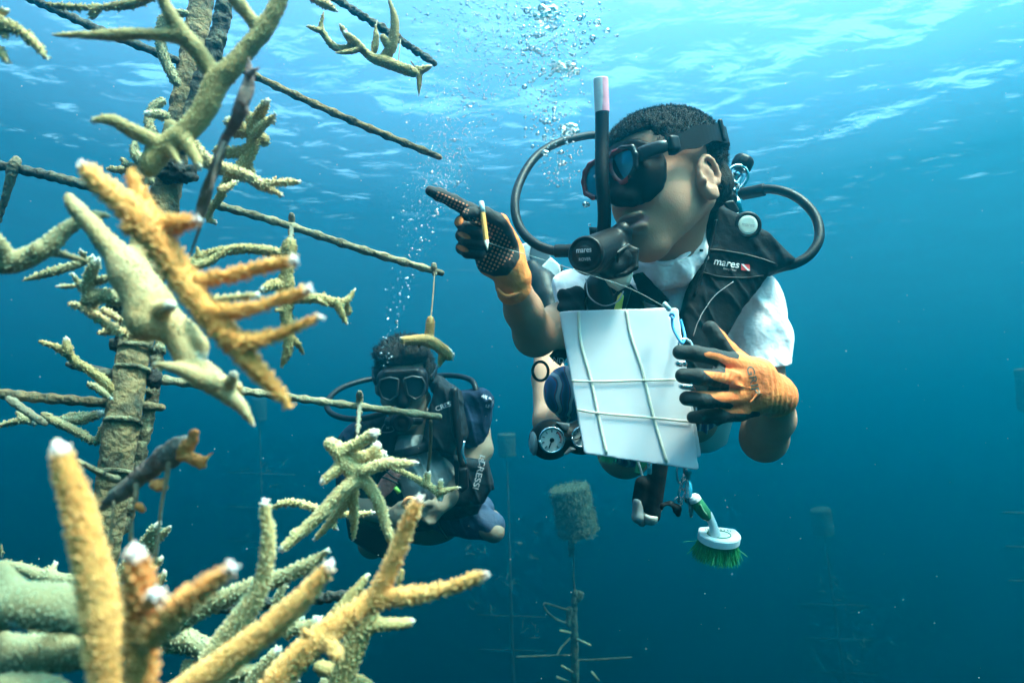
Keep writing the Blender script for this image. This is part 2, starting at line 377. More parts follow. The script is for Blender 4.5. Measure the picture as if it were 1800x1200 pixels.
def wrinkle(amp, fr):
    def fo(p):                                              # soft swell plus sharp fold ridges running down the cloth
        a = noise.noise(Vector((p[0] * fr, p[1] * fr * .55, p[2] * fr))); b_ = noise.noise(Vector((p[0] * fr * 1.6 + p[1] * fr * .7, p[1] * fr * .45 + 7, p[2] * fr * .5)))
        return a * amp * .8 + max(0, 1 - abs(b_) * 5) ** 1.5 * amp * .75 + noise.noise(Vector(p * fr * 2.6)) * amp * .25
    def f(V): return V + np.array([[fo(p)] for p in V]) * np.array([.3, .2, 1])
    return f
SV, SF = s.mesh(); SV = wrinkle(.0055, 15)(SV)
shirt = put('shirt', SV, SF, white, d1)
CQ = [(1250, 368, 1.15), (1241, 400, 1.118), (1218, 434, 1.088), (1188, 460, 1.070), (1158, 466, 1.070), (1134, 452, 1.09), (1124, 432, 1.12)]
put('collar', *hose(CQ, .0046, 10, 8), white, shirt)
# shorts
shm = mat('printed_shorts', (.02, .05, .13), .75)
t = shm.node_tree; N = t.nodes.new; L = t.links.new; tc = N('ShaderNodeTexCoord'); wv = N('ShaderNodeTexWave'); wv.inputs['Scale'].default_value = 16; wv.inputs['Distortion'].default_value = 9; wv.inputs['Detail'].default_value = 2; wv.inputs['Detail Scale'].default_value = .8
cr = N('ShaderNodeValToRGB'); e = cr.color_ramp.elements; e[0].color = (.012, .03, .09, 1); e[1].color = (.02, .10, .26, 1); e[1].position = .45
for po, c_ in ((.55, (.30, .03, .05, 1)), (.66, (.02, .02, .05, 1)), (.82, (.10, .22, .34, 1)), (.92, (.45, .42, .45, 1))): q = e.new(po); q.color = c_
L(tc.outputs['Object'], wv.inputs[0]); L(wv.outputs[0], cr.inputs[0]); L(cr.outputs[0], t.nodes['Principled BSDF'].inputs['Base Color'])
s = Sdf(.004, .02)
s.ell(P(1140, 730, 1.32), (.115, .085, .095)); s.chain([(1100, 715, 1.30, 68), (1030, 700, 1.22, 56), (1000, 688, 1.17, 46)]); s.chain([(1150, 720, 1.30, 66), (1215, 722, 1.24, 50)])
s.chain([(1120, 740, 1.31, 62), (1105, 768, 1.28, 54)])
putsdf('shorts', s, shm, d1, disp=wrinkle(.006, 20))
# boot and fin on the raised foot
s = Sdf(.004, .008); s.chain([(935, 470, 1.72, 14), (952, 500, 1.70, 27), (962, 525, 1.66, 22), (966, 543, 1.64, 18)])
putsdf('boot', s, rubber, d1)
finw = mat('fin_white', (.78, .80, .80), .35); fing = mat('fin_grey', (.10, .13, .15), .4)
s = Sdf(.003, 0); s.slab([(916, 430), (938, 422), (955, 438), (958, 470), (945, 482), (925, 470)], 1.76, .012, .004); s.slab([(950, 470), (968, 452), (984, 466), (986, 484), (972, 500), (955, 490)], 1.72, .014, .004)
fin = putsdf('fin', s, finw, d1)
s = Sdf(.003, 0); s.slab([(934, 428), (964, 440), (972, 462), (960, 478), (940, 476), (930, 450)], 1.745, .012, .004)
putsdf('blade_rib', s, fing, fin)
put('rail', *join(hose([(925, 472, 1.72), (950, 480, 1.70), (970, 498, 1.70), (986, 482, 1.70), (987, 466, 1.71)], .0035), hose([(916, 470, 1.70), (945, 492, 1.68), (962, 508, 1.68)], .003)), rubber, fin)

# mask
mo = empty('mask', P(1080, 300, .96), None, None); mo.parent = d1; 
mo.location = W(P(1080, 300, .96)) - W(P(1140, 790, 1.30))
MN = nrm(hf + np.array([0, .04, .1])); MC = hd(.118, 0, .018)
def onp(x, y, off=0):
    o_ = MC + MN * off; r_ = P(x, y, 1.0); return r_ * ((o_ @ MN) / (r_ @ MN))
near = [(1072, 280), (1079, 269), (1094, 261), (1111, 259), (1117, 272), (1117, 294), (1110, 309), (1094, 323), (1083, 314), (1074, 298)]
far = [(1029, 302), (1037, 290), (1052, 281), (1064, 282), (1064, 330), (1052, 347), (1042, 347), (1030, 340), (1026, 320)]
s = Sdf(.0022, .006)
def loop(pts, off): return [onp(x, y, off) for x, y in pts]
nl = loop(near, -.004); fl = loop(far, -.004)
side = [P(1136, 250, .975), P(1158, 262, .965), P(1170, 284, .965), P(1171, 305, .965), P(1162, 332, .965), P(1142, 352, .965), P(1112, 362, .965), P(1076, 359, .965)]
back = [q - np.array([0, 0, .05]) + np.array([.0, 0, 0]) for q in side]
cont = [(1066, 268), (1078, 256), (1096, 249), (1120, 246), (1140, 252), (1158, 263), (1170, 284), (1171, 305), (1163, 332), (1142, 352), (1112, 362), (1084, 361), (1064, 354)]
side = []; gx, gy = np.meshgrid(np.arange(1060, 1176, 4.0), np.arange(244, 366, 4.0)); sd_ = poly_sd(gx, gy, cont)
for x_, y_, q_ in zip(gx.ravel(), gy.ravel(), sd_.ravel()):
    if q_ > -3.5: continue
    r_ = nrm(P(x_, y_, 1.0)); h_ = DB[0].ray_cast(Vector((0, 0, 0)), Vector(r_))
    if h_[0] is None or h_[3] > 1.15: continue
    q = r_ * (h_[3] + .001); s.cone(q, q + r_ * .004, .0052, .0052, k=.004)
    if q_ > -9: side.append(r_ * (h_[3] - .002))
s.hull(nl + side[::3] + [P(1062, 352, .98), P(1066, 270, .98), P(1075, 262, .97)], -.001)
s.hull(fl + [P(1090, 360, .97), P(1056, 352, .985), P(1090, 262, .985), P(1085, 250, 1.0), P(1060, 268, 1.02), P(1050, 300, 1.05), P(1058, 340, 1.05), hd(.06, -.05, .03), hd(.06, -.05, -.03)], .001)
skm = mat('black_silicone', (.003, .003, .004), .5, spec=.09)
putsdf('skirt', s, skm, mo)
frm = mat('mask_frame', (.014, .012, .013), .25, bump=(60, .0008, 2)); mixattr(frm, 'red', (.20, .018, .02), -.3, .3)
s = Sdf(.0016, .002)
for l_ in (loop(near, .003), loop(far, .003)):
    for a_, b_ in zip(l_, l_[1:] + l_[:1]): s.cone(a_, b_, .0040, .0040)
s.cone(onp(1076, 284, 0), onp(1060, 284, 0), .004, .004)
s.hull([onp(1106, 256, .001), onp(1118, 266, .001), onp(1119, 296, .001), onp(1106, 258, -.012), onp(1117, 298, -.012), hd(.068, .084, .030), hd(.068, .085, .008), hd(.070, .066, .030), hd(.070, .066, .006), hd(.094, .074, .034), hd(.094, .076, .000)], .001, k=.006)
NB = np.array([(V_[0], V_[1]) for V_ in near + far])
def redf(V):
    px = V[:, 0] / -V[:, 2] * 1200 + 900; py = 600 - V[:, 1] / -V[:, 2] * 1200
    q = np.array([noise.noise(Vector((p[0] * 40, p[1] * 40, 3))) for p in V])
    return q * .8 + np.where((px < 1046) | ((px > 1070) & (px < 1104) & (py > 262)), .45, -.6)
putsdf('frame', s, frm, mo, {'red': redf})
lensm = mat('mirrored_lens', (.02, .10, .16), .06, spec=1, coat=1); lensm.node_tree.nodes['Principled BSDF'].inputs['Metallic'].default_value = .55
lensm.node_tree.nodes['Principled BSDF'].inputs['Base Color'].default_value = (.05, .34, .50, 1)
for l_ in (loop(near, .0015), loop(far, .0015)):
    c_ = sum(l_) / len(l_); V = [c_ + MN * .002] + l_ + [q - MN * .003 for q in l_]; n_ = len(l_)
    F = [(0, i + 1, (i + 1) % n_ + 1) for i in range(n_)] + [(i + 1, i + 1 + n_, (i + 1) % n_ + 1 + n_, (i + 1) % n_ + 1) for i in range(n_)] + [tuple(range(n_ + 1, 2 * n_ + 1))]
    put('lens', np.array(V), F, lensm, mo, smooth=False)
# strap round the back of the head
st = [hd(.080, .070, .018), hd(.050, .080, .022), hd(.0, .089, .031), hd(-.05, .079, .036), hd(-.095, .05, .044), hd(-.117, .0, .044), hd(-.095, -.05, .042), hd(-.04, -.08, .036), hd(.03, -.082, .028), hd(.07, -.07, .022)]
V, F = tube(spline(st, 6), .0125, 10, True, .24)
# flat band: wide along the head's up axis
Q = spline(st, 6); g = []
T = np.gradient(Q, axis=0); T /= np.linalg.norm(T, axis=1)[:, None]
V = []; F = []
for i, q in enumerate(Q):
    o_ = nrm(np.cross(T[i], hu)); wd = .0135 + .002 * math.sin(i * .9)
    V += [q - hu * wd - o_ * .002, q - hu * wd + o_ * .002, q + hu * wd + o_ * .002, q + hu * wd - o_ * .002]
    if i:
        b0 = (i - 1) * 4
        for j in range(4): F.append((b0 + j, b0 + (j + 1) % 4, b0 + 4 + (j + 1) % 4, b0 + 4 + j))
put('strap', np.array(V), F, skm, mo, smooth=False)
s = Sdf(.002, .003); s.box(hd(.072, .076, .019), (.010, .005, .011), HA, .004); 
putsdf('buckle', s, gloss, mo)
s = Sdf(.002, .003); s.box(hd(-.03, .089, .037), (.004, .003, .017), HA, .002)
putsdf('buckle', s, gloss, mo)

# buoyancy vest
ve = empty('vest', P(1290, 480, 1.12), None, None); ve.parent = d1; ve.location = W(P(1290, 480, 1.12)) - W(P(1140, 790, 1.30))
s = Sdf(.003, .010)
s.slab([(1247, 362), (1268, 366), (1300, 385), (1345, 418), (1382, 462), (1378, 472), (1342, 486), (1325, 512), (1300, 545), (1276, 590), (1250, 640), (1235, 700), (1180, 700), (1190, 560), (1203, 520), (1222, 470), (1234, 425)], 1.105, .045, .016, tilt=(.10, .1), bulge=-.02)
s.slab([(1262, 372), (1300, 380), (1350, 420), (1380, 465), (1330, 480), (1260, 430)], 1.16, .07, .02)
s.slab([(1035, 400), (1058, 402), (1066, 440), (1100, 492), (1130, 520), (1138, 600), (1000, 600), (1003, 520), (1038, 528), (1046, 470)], 1.125, .035, .012, tilt=(-.25, 0))
s.chain([(1012, 520, 1.06, 18), (990, 520, 1.05, 13)]); s.chain([(1015, 545, 1.05, 16), (988, 542, 1.04, 11)])
s.ell(P(1185, 640, 1.24), (.15, .13, .085)); s.chain([(1050, 640, 1.16, 44), (1020, 600, 1.12, 30)])
VV_, VF_ = s.mesh(); VV_ = wrinkle(.004, 22)(VV_)
put('body_panel', VV_, VF_, black, ve); VB = bvh(VV_, VF_)
ux = nrm(P(1302, 466, 1.1) - P(1256, 460, 1.1)); uy = nrm([0.05, 1, 0])
put('logo', *text('mares', .0165, P(1278, 462, 1.08), ux, uy, target=VB, font_shear=.15, width=.043, lift=.0018), letter, ve, smooth=False)
put('logo', *text('Diving Center', .0045, P(1285, 473, 1.08), ux, uy, target=VB, width=.022, lift=.0018), letter_dim, ve, smooth=False)
fl_ = Sdf(.001, 0); 
def quad(px, d, tgt, lift=.0008):
    V = []; n_ = 6
    a, b_, c_, e_ = [P(x, y, d) for x, y in px]
    for i in range(n_ + 1):
        for j in range(n_ + 1):
            u_, v_ = i / n_, j / n_; q = (a * (1 - u_) + b_ * u_) * (1 - v_) + (e_ * (1 - u_) + c_ * u_) * v_
            h = tgt[0].ray_cast(Vector(q + np.array([0, 0, .06])), Vector((0, 0, -1)))
            V.append(np.array(h[0]) + np.array([0, 0, lift]) if h[0] is not None and h[3] < .14 else q)
    return np.array(V), [(i * (n_ + 1) + j, (i + 1) * (n_ + 1) + j, (i + 1) * (n_ + 1) + j + 1, i * (n_ + 1) + j + 1) for i in range(n_) for j in range(n_)]
put('flag', *quad([(1306, 463), (1321, 464), (1321, 475), (1306, 474)], 1.08, VB), redp, ve, smooth=False)
put('flag_stripe', *quad([(1306, 463), (1310, 463), (1321, 475), (1317, 475)], 1.08, VB, .0014), letter, ve, smooth=False)
# piping and pocket edge
def drape(pts, d, r, tgt, lift=.001):
    Q = spline([P(x, y, d) for x, y in pts], 8); o_ = []
    for q in Q:
        h = tgt[0].ray_cast(Vector(q + np.array([0, 0, .07])), Vector((0, 0, -1))); o_.append(np.array(h[0]) + np.array([0, 0, lift]) if h[0] is not None and h[3] < .16 else q)
    return tube(np.array(o_), r, 6)
put('piping', *join(drape([(1230, 440), (1265, 440), (1320, 448), (1368, 466)], 1.08, .0022, VB), drape([(1228, 478), (1262, 486), (1310, 488), (1345, 484)], 1.08, .0016, VB), drape([(1262, 384), (1252, 425), (1236, 472), (1218, 520)], 1.08, .0022, VB)), rubber, ve)
put('stitching', *drape([(1290, 495), (1255, 520), (1225, 560), (1212, 590)], 1.08, .0007, VB), letter_dim, ve)
va, vf = lathe(P(1312, 397, 1.10), [-.05, 0, 1], [(-.01, .020), (0, .0225), (.006, .0225), (.009, .020), (.009, .0165), (.0075, .016)], 28)
dv = put('dump_valve', va, vf, rubber, ve)
va, vf = lathe(P(1312, 397, 1.10) + nrm([-.05, 0, 1]) * .0078, [-.05, 0, 1], [(0, .0155), (.0015, .0152), (.0022, .012)], 28)
put('valve_face', va, vf, mat('valve_cream', (.66, .70, .62), .5), dv, smooth=False)
put('logo', *text('mares', .0085, P(1312, 397, 1.10) + nrm([-.05, 0, 1]) * .0108, nrm([1, -.15, .05]), [.15, 1, 0], width=.02), letter_dim, dv, smooth=False)
s = Sdf(.002, .002); s.slab([(1110, 482), (1130, 478), (1178, 528), (1160, 540), (1128, 528)], 1.075, .004, .001, tilt=(.1, -.1))
putsdf('chest_strap', s, black, ve)
s = Sdf(.002, .002); s.slab([(1268, 356), (1288, 352), (1300, 372), (1284, 380)], 1.13, .012, .003)
putsdf('shoulder_loop', s, rubber, ve)
yl = mat('yellow_plastic', (.62, .62, .08), .4)
s = Sdf(.0012, .001); s.slab([(1078, 548), (1086, 520), (1092, 514), (1097, 520), (1092, 548)], 1.02, .006, .003)
putsdf('whistle', s, yl, ve)
s = Sdf(.002, .004); s.chain([(1060, 545, 1.05, 26), (1050, 505, 1.05, 22), (1062, 470, 1.05, 14)]); s.chain([(1085, 540, 1.04, 15), (1098, 510, 1.04, 12)])
putsdf('inflator', s, gloss, ve)
put('inflator_cord', *hose([(1030, 490, 1.03), (1035, 520, 1.02), (1060, 537, 1.01), (1085, 530, 1.01), (1096, 512, 1.02)], .0011, 6), letter_dim, ve)
# ------------------------------------------------------------------ gloves of the near diver
orange = mat('orange_knit', (.72, .135, .025), .8, bump=(150, .0015, 3), var=(16, (.80, .21, .04), .42, .62), sheen=.3)
nitrile = mat('black_nitrile', (.006, .007, .008), .5, bump=(120, .0012, 3))
def glove_mat(name, dots):
    m = mat(name, (.72, .135, .025), .8, bump=(150, .0015, 3), var=(16, (.80, .22, .045), .42, .62)); t = m.node_tree; bs = t.nodes['Principled BSDF']; N = t.nodes.new; L = t.links.new
    src = bs.inputs['Base Color'].links[0].from_socket
    a = N('ShaderNodeAttribute'); a.attribute_name = 'coat'; mr = N('ShaderNodeMapRange'); mr.inputs[1].default_value = -.0004; mr.inputs[2].default_value = .0004; L(a.outputs['Fac'], mr.inputs[0])
    mx = N('ShaderNodeMix'); mx.data_type = 'RGBA'; L(mr.outputs[0], mx.inputs[0]); L(src, mx.inputs[6]); mx.inputs[7].default_value = (.006, .007, .008, 1)
    o = mx.outputs[2]
    if dots:                                               # moulded grip dots, regular grid on the palm
        gu = N('ShaderNodeAttribute'); gu.attribute_name = 'gu'; gv = N('ShaderNodeAttribute'); gv.attribute_name = 'gv'
        cb = N('ShaderNodeCombineXYZ'); L(gu.outputs['Fac'], cb.inputs[0]); L(gv.outputs['Fac'], cb.inputs[1])
        vo = N('ShaderNodeTexVoronoi'); vo.voronoi_dimensions = '2D'; vo.inputs['Randomness'].default_value = 0; vo.inputs['Scale'].default_value = 205; L(cb.outputs[0], vo.inputs['Vector'])
        lt = N('ShaderNodeMath'); lt.operation = 'LESS_THAN'; lt.inputs[1].default_value = .29; L(vo.outputs['Distance'], lt.inputs[0])
        da = N('ShaderNodeAttribute'); da.attribute_name = 'dots'; gt = N('ShaderNodeMath'); gt.operation = 'GREATER_THAN'; gt.inputs[1].default_value = 0; L(da.outputs['Fac'], gt.inputs[0])
        mu = N('ShaderNodeMath'); mu.operation = 'MULTIPLY'; L(lt.outputs[0], mu.inputs[0]); L(gt.outputs[0], mu.inputs[1])
        m2 = N('ShaderNodeMix'); m2.data_type = 'RGBA'; L(mu.outputs[0], m2.inputs[0]); L(o, m2.inputs[6]); m2.inputs[7].default_value = (.62, .22, .12, 1); o = m2.outputs[2]
    L(o, bs.inputs['Base Color']); return m
def PX(V): return V[:, 0] / -V[:, 2] * 1200 + 900, 600 - V[:, 1] / -V[:, 2] * 1200
def region(V, poly, z=None):
    px, py = PX(V); return -poly_sd(px, py, poly) / 1200
# pointing hand: palm side towards the viewer
s = Sdf(.0016, .005)
s.chain([(757, 336, .79, 9.5), (772, 342, .80, 11), (797, 354, .82, 12), (825, 370, .845, 13.5), (850, 384, .86, 17)], k=.004)
s.chain([(850, 392, .865, 20), (872, 430, .872, 26), (890, 462, .872, 27)], k=.012); s.chain([(878, 396, .865, 18), (899, 440, .872, 22)], k=.012)
s.chain([(846, 430, .87, 20), (862, 462, .875, 20), (888, 472, .872, 24)], k=.012)
s.chain([(896, 425, .858, 16), (878, 392, .836, 16), (852, 377, .822, 13.5), (832, 376, .815, 12), (822, 378, .813, 11)], k=.004)
for p in ([(850, 396, .862, 14), (822, 388, .846, 13), (811, 391, .836, 11.5), (822, 404, .826, 10.5), (842, 410, .822, 10)], [(850, 416, .866, 14), (822, 410, .852, 12.5), (812, 414, .842, 11), (822, 424, .832, 10.5), (846, 429, .828, 10)],
          [(852, 438, .87, 13), (824, 432, .858, 12), (812, 436, .848, 10.5), (822, 444, .839, 10), (846, 448, .835, 9.5)]): s.chain(p, k=.003)
s.chain([(893, 464, .872, 30), (904, 488, .88, 30.5)], k=.01); s.chain([(899, 500, .884, 29), (903, 508, .887, 31)], k=.004)
s.cone(P(901, 494, .88), P(912, 530, .90), .019, .020, k=.002, cut=True)
def coat(V):
    r = region(V, [(740, 320), (830, 345), (868, 360), (884, 378), (901, 402), (912, 432), (914, 452), (906, 468), (892, 484), (868, 486), (820, 468), (795, 450), (790, 380), (745, 350)])
    px, py = PX(V)
    for c_, (a_, b_) in (((807, 389), (7.5, 9.5)), ((816, 414), (14, 5)), ((813, 437), (13, 5))):
        r = np.minimum(r, (np.sqrt(((px - c_[0] - (py - c_[1]) * -.6) / a_) ** 2 + ((py - c_[1] - (px - c_[0]) * .45) / b_) ** 2) - 1) * 4 / 1200)
    return r
def gu(V): px, py = PX(V); return (px * .9 + py * .42) * .868 / 1200
def gv(V): px, py = PX(V); return (-px * .42 + py * .9) * .868 / 1200
def dots(V):
    a = region(V, [(768, 336), (826, 361), (822, 376), (764, 348)]); b_ = region(V, [(822, 382), (850, 384), (884, 405), (904, 436), (902, 452), (868, 478), (828, 474), (818, 462), (845, 458), (862, 440), (858, 412), (846, 398)])
    r = np.maximum(a, b_); px, py = PX(V); return r
g1 = empty('glove', P(905, 495, .885), None, None); g1.parent = d1; g1.location = W(P(905, 495, .885)) - W(P(1140, 790, 1.30))
putsdf('glove_shell', s, glove_mat('dotted_glove', True), g1, {'coat': coat, 'gu': gu, 'gv': gv, 'dots': dots})
put('cuff_welt', *hose([(873, 508, .865), (890, 520, .862), (912, 514, .868), (931, 496, .88)], .0022, 6), orange, g1)
# holding hand: back towards the viewer
s = Sdf(.0018, .005)
s.chain([(1248, 577, .93, 13.5), (1262, 596, .93, 14.5), (1280, 616, .93, 15), (1306, 642, .93, 20)], k=.005)
s.chain([(1195, 619, .880, 13), (1222, 621, .875, 14), (1254, 627, .88, 14.5), (1290, 640, .90, 20)], k=.003)
s.chain([(1200, 660, .868, 13.5), (1228, 662, .862, 14.5), (1258, 664, .87, 15), (1296, 668, .895, 21)], k=.003)
s.chain([(1207, 700, .868, 13), (1234, 702, .865, 14), (1260, 701, .872, 14.5), (1296, 696, .895, 20)], k=.003)
s.chain([(1218, 733, .90, 11), (1240, 732, .888, 12.5), (1266, 730, .885, 13.5), (1300, 722, .898, 18), (1322, 716, .90, 15)], k=.004)
s.chain([(1296, 648, .905, 24), (1330, 662, .905, 30), (1352, 688, .92, 30)], k=.014); s.chain([(1296, 690, .905, 24), (1330, 692, .905, 30), (1350, 694, .92, 32)], k=.014)
s.chain([(1345, 690, .920, 35), (1358, 694, .93, 37), (1366, 697, .94, 35)], k=.008)
for a_, b_, h_ in (((1262, 646), (1300, 660), .002), ((1320, 706), (1334, 690), .0016), ((1290, 676), (1320, 682), .0014)):
    s.cone(P(*a_, .874), P(*b_, .876), h_, h_ * .7, k=.006)
blk = [(1170, 600), (1232, 606), (1262, 610), (1246, 560), (1225, 555), (1225, 600), (1278, 612), (1300, 626), (1298, 630), (1276, 627), (1256, 617), (1236, 618), (1232, 626), (1262, 634), (1275, 642), (1276, 654), (1262, 655), (1248, 652), (1236, 650), (1242, 658), (1258, 672), (1282, 678), (1280, 686), (1262, 690), (1250, 692), (1262, 694), (1290, 712), (1278, 716), (1262, 712)]
def coat2(V):
    r = np.full(len(V), -1.0)
    for poly in ([(1215, 555), (1252, 560), (1262, 572), (1288, 612), (1300, 624), (1298, 631), (1282, 628), (1225, 606)], [(1170, 597), (1220, 602), (1262, 612), (1285, 620), (1262, 621), (1246, 618), (1237, 621), (1240, 627), (1262, 633), (1276, 642), (1275, 655), (1170, 645)],
                 [(1170, 640), (1232, 646), (1236, 651), (1248, 662), (1256, 668), (1282, 676), (1281, 688), (1170, 686)], [(1180, 684), (1248, 692), (1256, 700), (1268, 706), (1284, 708), (1290, 713), (1284, 719), (1266, 716), (1180, 722)],
                 [(1180, 716), (1264, 717), (1286, 726), (1318, 727), (1322, 722), (1336, 724), (1336, 732), (1325, 744), (1300, 760), (1180, 760)]): r = np.maximum(r, region(V, poly))
    r = np.maximum(r, -(V[:, 2] + .925) * 1.0 - .012)
    return r
def fold(V):
    px, py = PX(V); w_ = np.clip((px - 1345) / 15, 0, 1); a = np.sin((px * .96 + (py - 694) * .05 - ((py - 694) / 40) ** 2 * -6) * 2 * np.pi / 8.5)
    k_ = np.exp(-((px - 1270) / 30) ** 2 - ((py - 668) / 22) ** 2) * .0010 * np.sin(px * .7 + py * .3)
    return V + (w_ * a * .0004 + k_)[:, None] * np.array([0, .1, 1])
g2 = empty('glove', P(1385, 697, .955), None, None); g2.parent = d1; g2.location = W(P(1385, 697, .955)) - W(P(1140, 790, 1.30))
GV, GF = s.mesh(); at_ = {'coat': coat2(GV)}; GV = fold(GV)
put('glove_shell', GV, GF, glove_mat('knit_glove', False), g2, attrs=at_); GB = bvh(GV, GF)
ink = mat('faded_ink', (.10, .09, .06), .7)
put('print', *text('GRIP', .0135, P(1328, 668, .87), nrm(P(1333, 700, .88) - P(1322, 640, .88)), nrm([1, .2, 0]), target=GB, lift=.0004, width=.036), ink, g2, smooth=False)

# ------------------------------------------------------------------ pencil, slate
pc = empty('pencil', P(852, 400, .80), 'short orange pencil with white ends held in the pointing glove', 'pencil')
A_, B_ = P(846, 354, .812), P(857, 440, .802); ax = nrm(B_ - A_); ln = np.linalg.norm(B_ - A_)
put('barrel', *lathe(A_, ax, [(.014, .0028), (.015, .0031), (ln - .013, .0031), (ln - .012, .0029)], 8), mat('orange_paint', (.70, .30, .06), .5), pc, smooth=False)
put('eraser', *lathe(A_, ax, [(-.0, .0022), (.001, .003), (.014, .003)], 12), mat('white_rubber', (.75, .75, .74), .5), pc)
put('tip', *lathe(A_, ax, [(ln - .0125, .0029), (ln - .003, .0011), (ln, .0004)], 10), mat('bare_wood', (.72, .66, .56), .6), pc)
cordm = mat('thin_line', (.30, .34, .34), .5)
tag(put('line', *hose([(856, 425, .80), (880, 434, .84), (950, 455, .86), (1040, 484, .88), (1110, 508, .905), (1180, 546, .925)], .00035, 5), cordm, None), 'thin grey line running from the pencil to the top corner of the slate', 'cord')
sl = empty('slate', P(1105, 800, .93), 'white plastic writing slate of stacked boards crossed by elastic bands', 'slate')
plast = mat('white_polystyrene', (.62, .57, .60), .35, bump=(9, .003, 2), var=(7, (.58, .56, .60), .42, .72), sss=.0)
s = Sdf(.0017, 0)
s.slab([(983, 549), (987, 546), (1189, 541), (1193, 544), (1229, 822), (1226, 826), (1031, 798), (1026, 794)], .925, .003, .001, tilt=(.02, .16), bulge=.003)
s.slab([(1064, 551), (1091, 550), (1092, 557), (1065, 558)], .925, .02, .001, k=.0005, cut=True, tilt=(.02, .16)); s.cone(P(1181, 556, .90), P(1181, 556, .97), .003, .003, k=.0005, cut=True)
BV, BF = s.mesh(); put('front_board', BV, BF, plast, sl); BB = bvh(BV, BF)
s = Sdf(.0018, 0); s.slab([(1010, 550), (1170, 540), (1190, 545), (1233, 800), (1229, 804), (1040, 780)], .937, .003, .001, tilt=(.0, .16)); putsdf('rear_board', s, plast, sl)
def proud(pts, r, flat, lift):
    Q = spline([P(x, y, .93) for x, y in pts], 10); o_ = []
    for q in Q:
        h = BB[0].ray_cast(Vector(q + np.array([0, 0, .06])), Vector((0, 0, -1))); o_.append(np.array([q[0], q[1], (h[0][2] if h[0] is not None else q[2]) + lift]))
    return tube(np.array(o_), r, 8, True, flat, up=[0, 0, 1])
elas = mat('elastic', (.58, .54, .45), .8, bump=(400, .0006, 2))
for p_, l_ in (([(1018, 547), (1021, 600), (1038, 667), (1048, 720), (1064, 801)], .0009), ([(1103, 544), (1110, 590), (1128, 650), (1145, 730), (1168, 816)], .0009), ([(1004, 669), (1060, 670), (1120, 668), (1187, 667)], .0022), ([(1012, 718), (1050, 724), (1140, 732), (1217, 740)], .0022)):
    put('elastic_band', *proud(p_, .0021 if l_ < .001 else .0015, .35, l_), elas, sl)
blu = mat('blue_cord', (.02, .30, .62), .5)
put('cord_loop', *join(hose([(1181, 556, .915), (1183, 575, .912), (1191, 592, .905), (1199, 604, .90)], .0021, 8), hose([(1199, 604, .90), (1204, 594, .915), (1201, 578, .928), (1196, 562, .933)], .0019, 8), hose([(1177, 556, .912), (1181, 551, .91), (1185, 556, .912), (1181, 560, .91)], .0016, 8)), blu, sl)
clip = put('crimp', *lathe(P(1166, 532, .92), nrm(P(1180, 548, .92) - P(1166, 532, .92)), [(0, .002), (.001, .0036), (.013, .0036), (.014, .002)], 10), mat('clear_plastic', (.40, .52, .52), .25), sl)
g = []
for yy in (601,): g.append(tube(ringpts(P(1205, 607, .905), [.2, .5, 1], .010, 20), .0014, 8))
put('ring', *join(*g), chrome, sl)
for x, y in ((1191, 639), (1203, 640), (1197, 679)): put('stud', *lathe(P(x, y, .885), [0, 0, 1], [(-.002, .0035), (.001, .0035), (.003, .002)], 12), chrome, sl)
s = Sdf(.0015, .001); s.slab([(1188, 634), (1206, 634), (1207, 646), (1188, 645)], .893, .002, .0006)
putsdf('hinge_plate', s, chrome, sl)
s = Sdf(.0015, .001); s.slab([(1196, 676), (1218, 676), (1226, 688), (1210, 686), (1196, 684)], .893, .002, .0006)
putsdf('hinge_plate', s, chrome, sl)

# ------------------------------------------------------------------ regulator, tank, snorkel
rg = empty('regulator', P(1062, 445, .95), 'black scuba regulator in the pointing diver\'s mouth with a long looping hose', 'regulator')
s = Sdf(.0018, .004)
ra = P(1036, 450, .905); rb = P(1082, 428, .965)
s.cone(ra, rb, .0260, .0235, k=.006); s.cone(P(1084, 424, .965), P(1094, 407, .958), .017, .014)
s.ell(P(1098, 456, .938), (.017, .023, .015), k=.006); s.ell(P(1074, 472, .935), (.022, .015, .017), k=.008)
s.chain([(1018, 441, .94, 13), (1000, 440, .945, 11)], k=.003)
RV, RF = s.mesh(); put('second_stage', RV, RF, gloss, rg); RB = bvh(RV, RF)
rn = nrm([-.42, .02, 1]); rc = P(1037, 450, .905) + rn * .0202
cv, cf = lathe(rc - rn * .006, rn, [(0, .0238), (.006, .0238), (.009, .022), (.0092, .0205), (.0078, .0196), (.0088, .016), (.0098, .010), (.0101, .001)], 36)
pv_ = put('purge_cover', cv, cf, rubber, rg); RB2 = bvh(*join((RV, [tuple(f) for f in RF]), (cv, cf)))
put('logo', *text('mares', .0100, rc + rn * .0078 + np.array([0, .004, 0]), [1, .02, .42], [0, 1, 0], width=.020), letter, rg, smooth=False)
put('logo', *text('ROVER', .0058, rc + rn * .0074 + np.array([.001, -.008, 0]), [1, .02, .42], [0, 1, 0], width=.016), letter_dim, rg, smooth=False)
s = Sdf(.0016, .003); s.chain([(1103, 432, .93, 4), (1119, 440, .93, 4), (1118, 470, .925, 4), (1098, 482, .925, 4), (1082, 484, .925, 4), (1085, 445, .92, 4), (1103, 432, .93, 4)]); s.slab([(1088, 445), (1103, 433), (1118, 441), (1118, 468), (1098, 482), (1084, 482)], .935, .02, .006)
putsdf('exhaust_tee', s, rubber, rg)
s = Sdf(.0022, .004); s.slab([(1056, 478), (1110, 468), (1113, 480), (1107, 500), (1086, 512), (1070, 503)], .985, .018, .006, tilt=(-.3, 0)); putsdf('exhaust_shroud', s, mat('milky_rubber', (.42, .50, .44), .45), rg)
